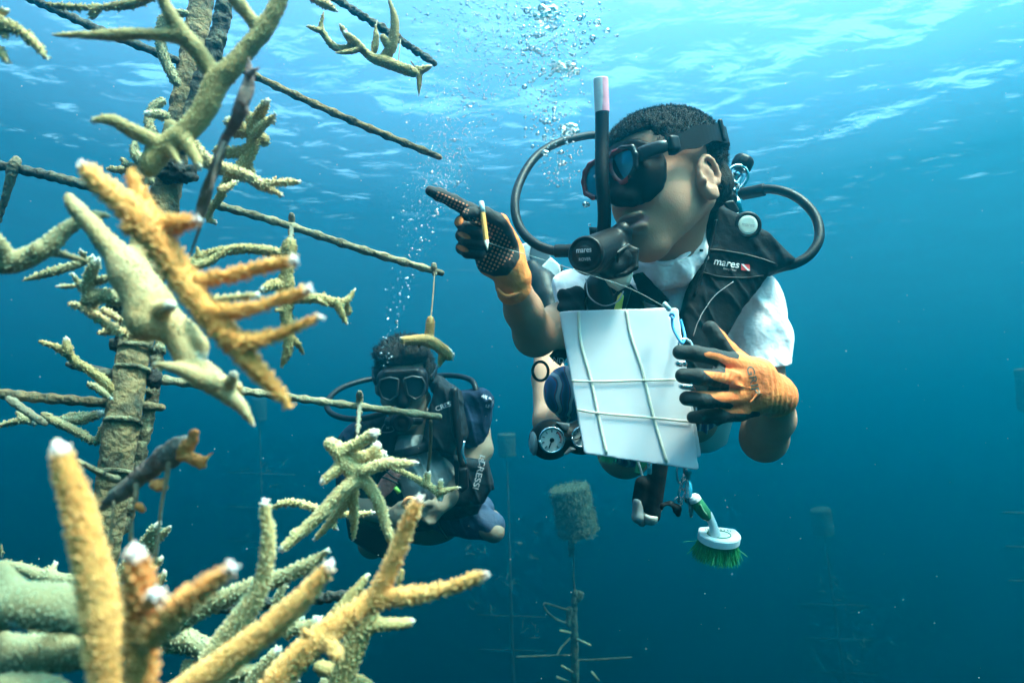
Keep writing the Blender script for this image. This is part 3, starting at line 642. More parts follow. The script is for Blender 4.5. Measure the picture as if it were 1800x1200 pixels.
hs = [(1000, 440, .945), (975, 441, .95), (940, 428, .96), (914, 400, .985), (905, 362, 1.01), (913, 322, 1.05), (938, 280, 1.09), (972, 255, 1.13), (1010, 243, 1.17), (1055, 238, 1.22), (1120, 250, 1.29), (1200, 290, 1.31), (1262, 335, 1.27)]
put('hose', *hose(hs, .0068, 12, 10), rubber, rg)
g = [lathe(P(1018, 441, .94), nrm(P(975, 441, .95) - P(1018, 441, .94)), sum([[(.0022 * i, .0095), (.0022 * i + .0011, .0082)] for i in range(16)], []), 16)]
put('hose_sleeve', *g[0], rubber, rg)
hs = [(1300, 342, 1.22), (1340, 333, 1.19), (1375, 336, 1.17), (1408, 352, 1.15), (1434, 382, 1.13), (1440, 418, 1.11), (1424, 447, 1.10), (1398, 463, 1.10), (1372, 470, 1.11), (1350, 478, 1.13)]
put('hose', *hose(hs, .0080, 12, 10), rubber, rg)
put('hose_sleeve', *lathe(P(1306, 341, 1.215), nrm(P(1345, 333, 1.187) - P(1306, 341, 1.215)), sum([[(.0024 * i, .0112), (.0024 * i + .0012, .0098)] for i in range(17)], []), 16), rubber, rg)
k0, k1 = P(1272, 352, 1.235), P(1308, 282, 1.235); kx = nrm(k1 - k0)
put('turret', *lathe(k0, kx, [(-.012, .016), (-.008, .0215), (.006, .0225), (.012, .021), (.016, .017)], 24), rubber, rg)
put('first_stage', *lathe(k0 + kx * .016, kx, [(0, .015), (.002, .0165), (.006, .0165), (.007, .014), (.014, .0145), (.015, .0165), (.019, .0165), (.020, .013), (.034, .0125)], 24), chrome, rg)
yk = np.cross(kx, [0, 0, 1]); c0 = k0 + kx * .040
yq = [c0 + yk * a_ + kx * b_ + np.array([0, 0, .014]) for a_, b_ in ((-.0135, -.014), (-.0165, 0), (-.0165, .012), (-.010, .021), (0, .024), (.010, .021), (.0165, .012), (.0165, 0), (.0135, -.014))]
put('yoke', *tube(spline(yq, 5), .0034, 8), chrome, rg)
put('yoke_window', *lathe(k0 + kx * .038, kx, [(0, .0115), (.002, .012), (.016, .012), (.018, .010)], 20), mat('blue_steel', (.25, .42, .55), .2, metal=.8), rg)
prof = [(.062, .008), (.064, .0165), (.068, .0185), (.082, .0185), (.087, .015), (.088, .004)]
kv, kf = lathe(k0, kx, prof, 32)
for i in range(len(kv)):
    r_ = kv[i] - (k0 + kx * ((kv[i] - k0) @ kx)); a_ = i % 32
    if a_ % 4 == 0 and .062 < (kv[i] - k0) @ kx < .085: kv[i] -= r_ * .16
put('yoke_knob', kv, kf, rubber, rg)
put('port_plug', *lathe(P(1282, 333, 1.215), [-.1, .2, 1], [(0, .006), (.004, .006), (.005, .0045), (.003, .0035), (.003, .001)], 16), chrome, rg)
tk = empty('scuba_tank', P(1225, 740, 1.50), 'pale scuba tank strapped behind the pointing diver', 'tank')
tm = mat('pale_paint', (.55, .62, .58), .35, bump=(12, .002, 2)); a0 = P(1300, 392, 1.37); a1 = P(1215, 760, 1.50); tx = nrm(a1 - a0)
put('cylinder', *lathe(a0, tx, [(-.02, .012), (-.004, .022), (.01, .04), (.03, .058), (.06, .072), (.10, .078), (.46, .078), (.48, .06)], 32), tm, tk)
put('valve', *lathe(P(1290, 358, 1.32), nrm(a0 - P(1290, 358, 1.32)), [(-.01, .012), (.0, .014), (.03, .014), (.06, .013), (.08, .018)], 16), chrome, tk)
sn = empty('snorkel', P(1063, 400, .97), 'upright black snorkel with a chipped white and pink top beside the mask', 'snorkel')
cav = [(1056, 139, .975), (1058, 170, .975), (1061, 235, .976)]
tp = mat('worn_white_tape', (.62, .60, .62), .6, var=(40, (.50, .50, .55), .5, .6), bump=(80, .001, 3)); mixattr(tp, 'pink', (.62, .25, .33), -.1, .1); mixattr(tp, 'scuff', (.03, .03, .035), .30, .36)
V, F = hose([(1056, 139, .975), (1057, 160, .975), (1058.5, 198, .9755)], .0105, 20, 12)
V2, F2 = hose([(1056, 139, .975), (1057, 160, .975), (1058.5, 197, .9755)], .0086, 20, 12); F = [f for f in F if len(f) == 4]; nV = len(V)
F += [tuple(i + nV for i in f[::-1]) for f in F2 if len(f) == 4] + [(i, (i + 1) % 20, nV + (i + 1) % 20, nV + i)[::-1] for i in range(20)]
V = np.vstack([V, V2]); px_ = V[:, 0] / -V[:, 2] * 1200 + 900
put('tip_tape', V, F, tp, sn, attrs={'pink': (px_ - 1059.5) / 10 + np.array([noise.noise(Vector(p * 90)) * .5 for p in V]), 'scuff': [noise.noise(Vector(p * 70)) for p in V]})
put('tube', *hose([(1058.2, 197, .9757), (1058, 250, .974), (1058, 310, .966), (1062, 360, .968), (1062, 395, .975), (1058, 425, .985), (1070, 445, 1.0)], .0098, 18, 10), rubber, sn)

# ------------------------------------------------------------------ gauges, clips, brushes
gc = empty('gauge_console', P(985, 790, 1.0), 'black double dive gauge console hanging left of the white slate', 'gauge')
s = Sdf(.0022, .008); s.ell(P(968, 772, 1.0), (.033, .030, .016), np.stack([nrm([1, .1, -.2]), nrm([-.1, 1, 0]), nrm([.2, 0, 1])])); s.ell(P(1022, 768, 1.01), (.030, .026, .016)); s.chain([(968, 772, 1.0, 20), (1022, 768, 1.01, 20)])
s.chain([(1040, 762, 1.01, 16), (1075, 755, 1.02, 8)])
putsdf('boot', s, rubber, gc)
s = Sdf(.0015, .002); s.ell(P(940, 776, .997), (.009, .020, .014)); putsdf('boot_end', s, grey, gc)
s = Sdf(.0015, .002); s.slab([(976, 741), (1002, 744), (1000, 754), (994, 757)], .990, .006, .002); putsdf('boot_vent', s, grey, gc)
s = Sdf(.0015, .002); s.slab([(1002, 784), (990, 798), (996, 799), (1014, 789)], .990, .006, .002); putsdf('boot_vent', s, grey, gc)
def gauge(x, y, d, r, val):
    n_ = nrm([.12, 0, 1]); c_ = P(x, y, d); u_ = nrm(np.cross([0, 1, 0], n_)); w_ = np.cross(n_, u_)
    ri = put('bezel', *tube(ringpts(c_, n_, r * 1.08, 32), .0016, 8), chrome, gc)
    f_ = put('dial', *lathe(c_ - n_ * .003, n_, [(0, r), (.002, r), (.0025, r * .98)], 32), dialw, gc, smooth=False)
    g = []
    for i in range(9):
        a = R(230 - i * 35); e0 = c_ + n_ * .0003 + (math.cos(a) * u_ + math.sin(a) * w_) * r * .68; e1 = e0 + (math.cos(a) * u_ + math.sin(a) * w_) * r * .2; g.append(tube(np.array([e0, e1]), r * .045, 5))
    put('tick', *join(*g), gloss, f_)
    a = R(val); put('needle', *join(tube(np.array([c_ + n_ * .001 - (math.cos(a) * u_ + math.sin(a) * w_) * r * .2, c_ + n_ * .001 + (math.cos(a) * u_ + math.sin(a) * w_) * r * .75]), r * .05, 6), lathe(c_, n_, [(0, r * .2), (.0015, r * .2), (.002, r * .1)], 14)), gloss, f_)
    arc = ringpts(c_ + n_ * .0004, n_, r * .80, 10, R(170), R(235)); put('red_zone', *tube(arc, r * .05, 5), redp, f_)
gauge(970, 773, .979, .0165, 250); gauge(1022, 768, .990, .013, 200)
st1 = empty('strap', P(960, 650, 1.08), 'black webbing strap ending in an open loop above the gauges', 'strap')
put('webbing', *hose([(1030, 575, 1.12), (1002, 602, 1.10), (975, 634, 1.085)], .012, 10, 6, .22), black, st1)
put('loop', *tube(ringpts(P(950, 652, 1.08), [.1, .1, 1], .0125, 24, sy=1.2), .0024, 8), rubber, st1)
put('lettering', *text('NDA', .012, P(986, 634, 1.068), [1, -.15, 0], [0, 1, 0]), letter, st1, smooth=False)

kn = empty('dive_torch', P(1138, 920, 1.05), 'black torch with grey side hanging head down under the slate', 'torch')
s = Sdf(.002, .004); s.chain([(1158, 812, 1.05, 17), (1146, 905, 1.05, 15)], k=.003); s.chain([(1130, 850, 1.05, 14), (1124, 880, 1.05, 13)], k=.006)
putsdf('sleeve', s, black, kn)
s = Sdf(.002, .004); s.chain([(1121, 882, 1.045, 9), (1121, 908, 1.045, 10), (1128, 916, 1.05, 9)]); putsdf('grip_side', s, grey, kn)
put('lens_end', *lathe(P(1144, 902, 1.045), nrm(P(1140, 925, 1.05) - P(1144, 902, 1.045)), [(0, .011), (.002, .0125), (.012, .0125), (.015, .009)], 20), mat('clouded_plastic', (.42, .40, .38), .4), kn)
put('clip_pin', *lathe(P(1142, 812, 1.03), [0, -1, 0], [(0, .003), (.002, .004), (.016, .004), (.018, .003)], 12), chrome, kn)
cb = empty('snap_clip', P(1205, 890, 1.0), 'chrome snap clips dangling below the slate with a black strap tab', 'clip')
def link(c_, ax_, L_, w__, r_, name='link'):
    ax_ = nrm(ax_); u_ = nrm(np.cross(ax_, [.3, 0, 1])); Q = [c_ + ax_ * L_ * math.sin(t) + u_ * w__ * math.cos(t) * (1 + .2 * math.sin(t)) for t in np.linspace(0, 2 * math.pi, 28)]
    put(name, *tube(np.array(Q), r_, 8), chrome, cb)
link(P(1196, 832, 1.0), [0.05, 1, 0], .014, .006, .0017); link(P(1203, 848, 1.0), [.1, 1, .3], .012, .005, .0015); link(P(1200, 862, 1.0), [.3, 1, 0], .017, .005, .0020); link(P(1191, 884, 1.0), [.4, 1, 0], .009, .006, .0018)
put('bolt_snap', *lathe(P(1208, 818, .995), nrm(P(1213, 885, .995) - P(1208, 818, .995)), [(0, .003), (.003, .0055), (.012, .0055), (.014, .0035), (.024, .0035), (.026, .0055), (.040, .0055), (.044, .008), (.052, .008), (.056, .004)], 16), chrome, cb)
put('snap_gate', *lathe(P(1214, 880, .995), nrm(P(1215, 912, .995) - P(1214, 880, .995)), [(0, .0035), (.02, .0035), (.024, .0015)], 12), mat('dull_steel', (.25, .30, .30), .4, metal=.8), cb)
s = Sdf(.0015, .002); s.chain([(1166, 890, 1.0, 7), (1178, 888, 1.0, 8), (1190, 894, 1.0, 8), (1192, 903, 1.0, 5)]); s.cone(P(1174, 897, 1.02), P(1174, 897, .97), .007, .007, k=.001, cut=True); putsdf('strap_tab', s, rubber, cb)
greenp = mat('green_grip', (.03, .22, .09), .5, bump=(60, .001, 2)); whitep = mat('white_plastic', (.78, .80, .80), .35); bris = mat('green_bristles', (.03, .42, .13), .5, var=(70, (.02, .26, .09), .4, .6))
br = empty('scrub_brush', P(1265, 990, 1.0), 'round white scrubbing brush with bright green bristles hanging below the clips', 'brush')
Bo = P(1264, 943, 1.0); by = nrm([.06, 1, .30]); bx = nrm(np.cross(by, [0, 0, 1])); bz = np.cross(bx, by); hp = []
for i in range(40):                                        # D-shaped block seen from a little above
    a = 2 * math.pi * i / 40; rx, rz = .0305 * math.cos(a), .024 * math.sin(a)
    if rz < -.012: rz = -.012 + (rz + .012) * .35; rx *= 1.12
    hp.append((rx, rz))
V = []; F = []; lev = [(-.0065, .93), (-.0055, 1), (.0045, 1), (.0065, .95)]
for y_, k_ in lev: V += [Bo + bx * a * k_ + bz * b_ * k_ + by * y_ for a, b_ in hp]
for i in range(3):
    for j in range(40): F.append((i * 40 + j, i * 40 + (j + 1) % 40, (i + 1) * 40 + (j + 1) % 40, (i + 1) * 40 + j))
F += [tuple(range(40)), tuple(range(120, 160))[::-1]]
put('head', np.array(V), F, whitep, br, smooth=False)
oval = [Bo + by * .0069 + bx * (.017 * math.cos(t) - .002) + bz * (.010 * math.sin(t) + .004) for t in np.linspace(0, 2 * math.pi, 28)]
put('emblem', *tube(np.array(oval), .0009, 5), greenp, br)
g = []
for i in range(9):
    a = R(150 - i * 14); q = Bo + by * .0068 + bx * .022 * math.cos(a) + bz * (-.004 - .004 * math.sin(a)); g.append(tube(np.array([q - bz * .002, q + bx * .0012 * (i % 2), q + bz * .002]), .0005, 4))
put('print', *join(*g), gloss, br)
VV = []; FF = []
for i in range(1500):
    a = RNG.uniform(0, 6.283); q_ = math.sqrt(RNG.uniform(0, 1)) * .94; x_, z_ = .0285 * q_ * math.cos(a), max(.022 * q_ * math.sin(a), -.013)
    p0 = Bo - by * .006 + bx * x_ + bz * z_; wild = RNG.random() < .06
    dr = nrm(-by + bx * (x_ / .0285) * (.34 + RNG.normal(0, .07)) + bz * (z_ / .03) * .4 + RNG.normal(0, .4 if wild else .06, 3)); L_ = RNG.uniform(.026, .031) * (1.05 if wild else 1)
    p1 = p0 + dr * L_ * .5 + RNG.normal(0, .0008, 3); p2 = p1 + nrm(dr + RNG.normal(0, .25 if wild else .10, 3)) * L_ * .5; w0 = nrm(np.cross(dr, RNG.normal(0, 1, 3))) * .00028; w1 = np.cross(w0, dr)
    b0 = len(VV)
    for c_ in (p0, p1, p2): VV += [c_ + w0, c_ - w0 * .5 + w1 * .87, c_ - w0 * .5 - w1 * .87]
    for k_ in (0, 3):
        for j in range(3): FF.append((b0 + k_ + j, b0 + k_ + (j + 1) % 3, b0 + k_ + 3 + (j + 1) % 3, b0 + k_ + 3 + j))
tag(put('bristles', np.array(VV), FF, bris, br, smooth=False), kind='stuff')
put('neck', *hose([(1257, 940, .992), (1254, 925, .99), (1250, 914, .99), (1244, 903, .99)], [.0085, .0062, .0058, .0065], 14), whitep, br)
gr = put('grip', *hose([(1247, 910, .99), (1240, 903, .99), (1230, 890, .99), (1222, 878, .99)], [.0062, .0088, .0095, .0085], 16), greenp, br)
put('grip_stripe', *hose([(1243, 905, .982), (1236, 896, .980), (1231, 886, .980)], .0012, 6), mat('pale_green', (.30, .55, .35), .5), gr)
put('end_cap', *hose([(1223, 880, .989), (1220, 875, .989), (1217, 871, .989)], [.0092, .0088, .006], 16), whitep, br)
b2 = empty('scrub_brush', P(1090, 812, 1.12), 'second green and white brush mostly hidden behind the lower edge of the slate', 'brush')
put('grip', *hose([(1136, 790, 1.10), (1128, 812, 1.10), (1120, 832, 1.10)], [.010, .009, .005], 12), greenp, b2); put('grip_stripe', *hose([(1118, 800, 1.085), (1124, 818, 1.085), (1130, 838, 1.09)], .0018, 6), whitep, b2)
VV = []; FF = []
for i in range(260):
    p0 = P(RNG.uniform(1065, 1085), RNG.uniform(792, 800), 1.15); p1 = p0 + nrm([-.6 + RNG.normal(0, .35), -.8, RNG.normal(0, .3)]) * RNG.uniform(.016, .024); w0 = np.array([.0004, 0, 0]); b0 = len(VV); VV += [p0 - w0, p0 + w0, p1, p0 + np.array([0, 0, .0005])]; FF += [(b0, b0 + 1, b0 + 2), (b0 + 1, b0 + 3, b0 + 2), (b0 + 3, b0, b0 + 2)]
tag(put('bristles', np.array(VV), FF, bris, b2, smooth=False), kind='stuff')
# ------------------------------------------------------------------ coral nursery tree
def coral_mat(name, col, col2, tipc=(.74, .68, .69), pol=(.8, .62, .35)):
    m = mat(name, col, .7, spec=.3, bump=(500, .0006, 3), var=(26, col2, .38, .66), sss=.06); mixattr(m, 'polyp', pol, 0, 1.6); mixattr(m, 'tip', tipc, .25, 1.0); return m
c_orange = coral_mat('orange_coral', (0.607, 0.205, 0.0369), (0.656, 0.279, 0.0656), pol=(0.754, 0.426, 0.164))
c_amber = coral_mat('amber_coral', (0.60, 0.245, 0.06), (0.60, 0.31, 0.10), pol=(0.80, 0.48, 0.22))
c_deep = coral_mat('deep_orange_coral', (0.541, 0.164, 0.0369), (0.607, 0.221, 0.0574), pol=(0.738, 0.361, 0.148))
c_olive = coral_mat('olive_coral', (0.254, 0.184, 0.0697), (0.312, 0.217, 0.082), tipc=(0.508, 0.508, 0.451), pol=(0.476, 0.426, 0.23))
c_tan = coral_mat('tan_coral', (0.369, 0.262, 0.131), (0.41, 0.254, 0.107), tipc=(0.541, 0.525, 0.451), pol=(0.541, 0.476, 0.279))
c_green = coral_mat('grey_green_coral', (0.221, 0.197, 0.107), (0.271, 0.205, 0.0984), tipc=(0.533, 0.558, 0.508), pol=(0.426, 0.459, 0.295))
c_club = coral_mat('tan_orange_coral', (0.377, 0.221, 0.0738), (0.426, 0.262, 0.0984), pol=(0.615, 0.451, 0.23))
c_yel = coral_mat('yellow_coral', (0.426, 0.303, 0.123), (0.476, 0.328, 0.148), pol=(0.656, 0.607, 0.369))
algae = mat('algae_crust', (.17, .115, .05), .95, bump=(130, .007, 6), var=(38, (.045, .042, .025), .44, .66))
algae2 = mat('pale_crust', (.20, .18, .10), .95, bump=(110, .010, 6), var=(45, (.055, .05, .03), .40, .60))
darkp = mat('dark_fouled_pipe', (.035, .036, .03), .9, bump=(80, .008, 5), var=(40, (.10, .09, .055), .5, .7))
algae3 = mat('tan_crust', (.27, .22, .13), .95, bump=(110, .006, 6), var=(28, (.10, .085, .05), .42, .62))
linem = mat('fouled_line', (.15, .13, .085), .9, bump=(300, .002, 3))
CORALS = []
def coral(label, m, brs, v=.0014, k=.0035, gap=.0027, hgt=.0018, wid=.0008, spk=1.0, string=None, tips=True, group='corals growing on the nursery tree', rough=.0005, name='staghorn_coral', thin=.70):
    """brs: (Y0, Y1, [(x, y, r px) ...], ends) - ends 1 = white growing tip"""
    s = Sdf(v, k); A = []; Bq = []; RA = []; TP = []
    for b_ in brs:
        Y0, Y1, pts = b_[:3]; end = b_[3] if len(b_) > 3 else 1
        Q = spline([(x, y, Y0 + (Y1 - Y0) * i / max(len(pts) - 1, 1), r) for i, (x, y, r) in enumerate(pts)], 4)
        cs = [(P(*q[:3]), max(q[3] * thin, 1.2) * q[2] / 1200) for q in Q]
        for (a, ra), (c_, rc_) in zip(cs, cs[1:]): s.cone(a, c_, ra, rc_, k=min(k, .7 * (ra + rc_))); A.append(a); Bq.append(c_); RA.append((ra + rc_) / 2)
        if end and tips: TP.append((cs[-1][0], nrm(cs[-1][0] - cs[-min(3, len(cs))][0]), max(cs[-1][1], .003)))
    V, F = s.mesh(); A = np.array(A); Bq = np.array(Bq)
    FN = np.cross(V[F[:, 1]] - V[F[:, 0]], V[F[:, 2]] - V[F[:, 0]]); ar = np.linalg.norm(FN, axis=1); FN /= np.maximum(ar, 1e-12)[:, None]
    lump = np.array([noise.noise(Vector(p * 130)) * rough + noise.noise(Vector(p * 40)) * rough * 1.6 for p in V])
    VN = np.zeros_like(V); 
    for j in range(4): np.add.at(VN, F[:, j], FN)
    VN /= np.maximum(np.linalg.norm(VN, axis=1)[:, None], 1e-9); V = V + VN * lump[:, None]
    def tipw(X):
        w_ = np.zeros(len(X))
        for t_, d_, r_ in TP:
            h_ = (X - t_) @ d_; q = np.linalg.norm(X - t_ + d_ * r_, axis=1); w_ = np.maximum(w_, np.clip((h_ + 1.7 * r_) / (2.2 * r_), 0, 1) * np.clip((2.6 * r_ - q) / r_, 0, 1))
        return w_
    # corallites
    n = int((ar.sum() * .5 * 2) / (gap * gap) * 3.0); rng = np.random.default_rng(len(V))
    ii = rng.choice(len(F), n, p=ar / ar.sum()); u = rng.random((n, 2)); q0 = V[F[ii, 0]]; X = q0 + (V[F[ii, 1]] - q0) * u[:, :1] + (V[F[ii, 3]] - q0) * u[:, 1:]
    key = np.floor(X / gap).astype(int); _, f_ = np.unique(key, axis=0, return_index=True)
    if spk < 1: f_ = f_[rng.random(len(f_)) < spk]
    X = X[f_]; Nn = FN[ii[f_]]
    vis = Nn[:, 2] > -.5; X = X[vis]; Nn = Nn[vis]          # corallites on the far underside would never be seen
    D_ = np.full(len(X), 1e9); T_ = np.zeros_like(X)
    for a, c_ in zip(A, Bq):
        t_ = seg_t(X, a, c_); d_ = np.linalg.norm(X - (a + t_[:, None] * (c_ - a)), axis=1); m_ = d_ < D_; D_[m_] = d_[m_]; T_[m_] = nrm(c_ - a)
    dr = Nn * .85 + T_ * .6 + rng.normal(0, .12, X.shape); dr /= np.linalg.norm(dr, axis=1)[:, None]
    sc = rng.uniform(.65, 1.2, len(X))[:, None]; u1 = np.cross(dr, rng.normal(0, 1, X.shape)); u1 /= np.linalg.norm(u1, axis=1)[:, None]; u2 = np.cross(dr, u1)
    VS = []; base = X - dr * hgt * .4
    for a in range(4): VS.append(base + (math.cos(a * 1.571) * u1 + math.sin(a * 1.571) * u2) * wid * sc * 1.15)
    for a in range(4): VS.append(base + dr * hgt * 1.3 * sc + (math.cos(a * 1.571) * u1 + math.sin(a * 1.571) * u2) * wid * .55 * sc)
    VS = np.stack(VS, 1).reshape(-1, 3); nb = np.arange(len(X))[:, None] * 8
    fs = np.array([[0, 1, 5, 4], [1, 2, 6, 5], [2, 3, 7, 6], [3, 0, 4, 7], [4, 5, 6, 7]]); FS = (nb[:, None, :] + fs[None]).reshape(-1, 4) + len(V)
    tp = tipw(V); tps = tipw(VS); pol = np.concatenate([np.zeros(len(V)), np.tile([0, 0, 0, 0, 1, 1, 1, 1], len(X))])
    lowest = V[V[:, 1].argmin()]
    allV = np.vstack([V, VS]); allF = np.vstack([F, FS])
    root = empty(name, V.mean(0), label, 'coral', group)
    put('branches', allV, allF, m, root, True, {'tip': np.concatenate([tp, tps]), 'polyp': pol})
    for st_ in string or []: put('line', *st_, linem, root)
    CORALS.append(root); return root

# ---- the tree: trunk and rods
tree = empty('coral_tree', P(178, 960, .74), 'crusted vertical nursery pole with thin rods sticking out to both sides', 'coral tree')
def crust(brs, v, amp, fr, k=.006):
    s = Sdf(v, k)
    for p in brs: s.chain([tuple(q) for q in spline(p, 4)] if len(p) > 2 else p, k=k)
    V, F = s.mesh(); c0 = V.mean(0)
    FN = np.cross(V[F[:, 1]] - V[F[:, 0]], V[F[:, 2]] - V[F[:, 0]]); VN = np.zeros_like(V)
    for j in range(4): np.add.at(VN, F[:, j], FN)
    VN /= np.maximum(np.linalg.norm(VN, axis=1)[:, None], 1e-12)
    n_ = np.array([noise.noise(Vector(p * fr)) + .6 * noise.noise(Vector(p * fr * 2.7)) + 1.2 * abs(noise.noise(Vector(p * fr * .35))) for p in V])
    return V + VN * (n_ * amp)[:, None], F
V, F = crust([[(362, -60, .96, 18), (345, 60, .93, 19), (322, 180, .9, 20), (298, 310, .87, 22), (275, 420, .84, 23), (250, 540, .81, 24), (228, 660, .78, 25), (212, 760, .76, 26), (195, 880, .75, 25), (178, 1000, .74, 23)]], .0022, .0014, 75)
put('trunk', V, F, algae, tree)
for x, y, d, r in ((305, 300, .868, 24), (240, 612, .79, 26), (233, 650, .782, 26), (216, 742, .76, 27), (204, 832, .752, 27)):
    ax_ = nrm(P(x + 8, y - 40, d + .01) - P(x, y, d)); r_ = r * d / 1200
    V, F = tube(ringpts(P(x, y, d), ax_, r_ * 1.02, 26), .0028, 8); V = V + np.array([[noise.noise(Vector(p * 200)) * .0016] * 3 for p in V]); put('cable_tie', V, F, algae2 if y > 600 else darkp, tree)
V, F = crust([[(402, -40, .88, 11), (385, 60, .875, 12), (362, 120, .87, 12), (338, 200, .865, 11), (322, 260, .86, 9)]], .0022, .0022, 120); put('side_pipe', V, F, darkp, tree)
V, F = crust([[(284, 585, .84, 7), (268, 690, .82, 8), (248, 790, .80, 8), (218, 930, .78, 7)]], .0022, .003, 120); put('side_pipe', V, F, algae2, tree)
rods = [[(20, -15, 1.02, 6), (90, 14, .98, 8), (180, 55, .94, 8), (310, 106, .90, 8)], [(378, 100, .90, 7), (520, 168, .92, 7), (650, 226, .95, 7), (772, 276, .98, 6.5)],
        [(-30, 285, .86, 9), (70, 305, .86, 9), (145, 324, .85, 9), (230, 345, .86, 9), (290, 360, .87, 8)], [(360, 355, .86, 7.5), (480, 388, .88, 7.5), (640, 440, .92, 7.5), (776, 480, .95, 6.5)],
        [(-30, 688, .76, 9), (60, 698, .76, 9.5), (190, 708, .77, 9), (284, 716, .78, 8)], [(262, 664, .80, 9), (380, 680, .82, 7), (480, 694, .84, 7), (600, 710, .86, 7), (772, 732, .89, 7)],
        [(120, 640, .80, 6), (165, 650, .79, 7), (205, 660, .79, 8)], [(560, -20, 1.0, 5.5), (640, 30, 1.0, 6), (700, 68, 1.0, 6), (764, 112, 1.0, 5.5)],
        [(250, 1090, .66, 7), (330, 1075, .64, 8), (460, 1060, .62, 9), (560, 1052, .61, 8), (640, 1040, .60, 6)]]
for i, r_ in enumerate(rods):
    V, F = crust([[(a_, b_, c_, e_ * .82) for a_, b_, c_, e_ in r_]], .0015, .00035 if i not in (8, 7) else .0018, 200); put('rod', V, F, (darkp, algae, darkp, algae3, algae, algae3, darkp, darkp, darkp)[i], tree)
for p in ([(30, 280, .855, 5), (22, 300, .855, 6), (10, 345, .86, 4), (-8, 400, .87, 4)], [(15, 700, .752, 5), (45, 722, .75, 4), (80, 745, .75, 4)], [(513, 376, .885, 3), (512, 400, .886, 3), (511, 425, .80, 2.5)], [(632, 690, .855, 4), (632, 715, .86, 3.5), (628, 762, .62, 2.5)], [(763, 466, .945, 5), (764, 482, .945, 4)]):
    V, F = crust([p], .0012, .0008, 200); put('tie', V, F, linem, tree)
bsm = mat('black_growth', (.012, .013, .012), .95, bump=(200, .004, 5))
for p in ([(262, 660, .795, 14), (270, 668, .795, 12)], [(232, 590, .80, 22), (205, 605, .80, 8)], [(300, 300, .85, 22), (330, 308, .85, 12)], [(210, 530, .81, 16), (222, 560, .81, 12)]):
    V, F = crust([p], .002, .005, 160); put('black_sponge', V, F, bsm, tree)

def L_(x0, y0, d0, x1, y1, d1_, w_=.0009, mid=None):
    p = [(x0, y0, d0)] + ([mid] if mid else []) + [(x1, y1, d1_)]; return hose(p, w_, 6, 8) if len(p) > 2 else tube(np.array([P(*p[0]), P(*p[1])]), w_, 6)
# ---- large forked colony, upper left
coral('large smooth forked olive coral crossing in front of the top of the pole', c_olive, [
 (.46, .47, [(262, 298, 15), (268, 282, 22), (290, 258, 22), (333, 228, 23), (363, 187, 24), (383, 142, 23), (407, 120, 20), (433, 88, 18), (460, 58, 17), (485, 15, 16), (510, -40, 15)], 0),
 (.47, .45, [(383, 142, 20), (350, 93, 16), (320, 58, 15), (298, 25, 13), (272, -30, 11)], 0), (.46, .44, [(322, 64, 13), (290, 61, 12), (233, 60, 11), (183, 63, 9), (130, 62, 7), (90, 62, 4)]),
 (.47, .46, [(462, 60, 13), (440, 32, 11), (415, 0, 11), (395, -30, 10)], 0), (.46, .44, [(288, 258, 15), (255, 240, 12), (233, 230, 11), (205, 214, 9), (182, 210, 7), (160, 213, 5)]),
 (.46, .45, [(320, 240, 16), (335, 262, 11), (346, 280, 8), (350, 296, 6)]), (.46, .45, [(300, 260, 12), (308, 276, 7), (317, 288, 4)]), (.47, .48, [(312, 245, 15), (303, 228, 11), (300, 218, 9)], 0)], v=.0017, hgt=.0009, wid=.0006, gap=.0024)
coral('thin coral arm running along the top left edge with a small knob hanging from it', c_olive, [(.60, .58, [(82, 7, 3.5), (110, 12, 5), (150, 14, 6), (200, 12, 7), (240, 5, 8), (280, -12, 9)]), (.59, .59, [(170, 12, 7), (164, 25, 7), (160, 34, 3)])], gap=.003)
coral('pair of dark coral arms poking in from the top left corner', c_olive, [(.50, .48, [(-20, 38, 14), (12, 45, 12), (40, 58, 9), (66, 82, 8), (84, 105, 4)]), (.5, .5, [(-20, 22, 7), (0, 22, 6), (14, 19, 4)]), (.5, .49, [(-10, 82, 8), (5, 95, 6), (14, 112, 4)]), (.5, .49, [(-2, 46, 8), (8, 60, 5), (14, 70, 3)])], gap=.003)
coral('curved coral arms wrapping the pole behind the large forked coral', c_green, [(.84, .84, [(326, 24, 7), (300, 26, 9), (285, 42, 10), (282, 75, 10), (292, 110, 11), (310, 145, 10)], 0), (.82, .8, [(285, 178, 8), (270, 190, 9), (262, 212, 8), (268, 232, 8), (278, 248, 6)]), (.80, .78, [(290, 205, 12), (275, 200, 8), (258, 200, 6)]), (.79, .77, [(238, 250, 5), (237, 268, 9), (250, 282, 12), (272, 288, 12), (290, 278, 9)]), (.79, .79, [(214, 278, 3), (224, 290, 6), (244, 300, 12), (262, 318, 12)], 0), (.78, .78, [(245, 300, 10), (252, 330, 8), (262, 352, 4)]), (.80, .80, [(190, 297, 5), (220, 299, 6), (245, 300, 8)], 0)], gap=.003)
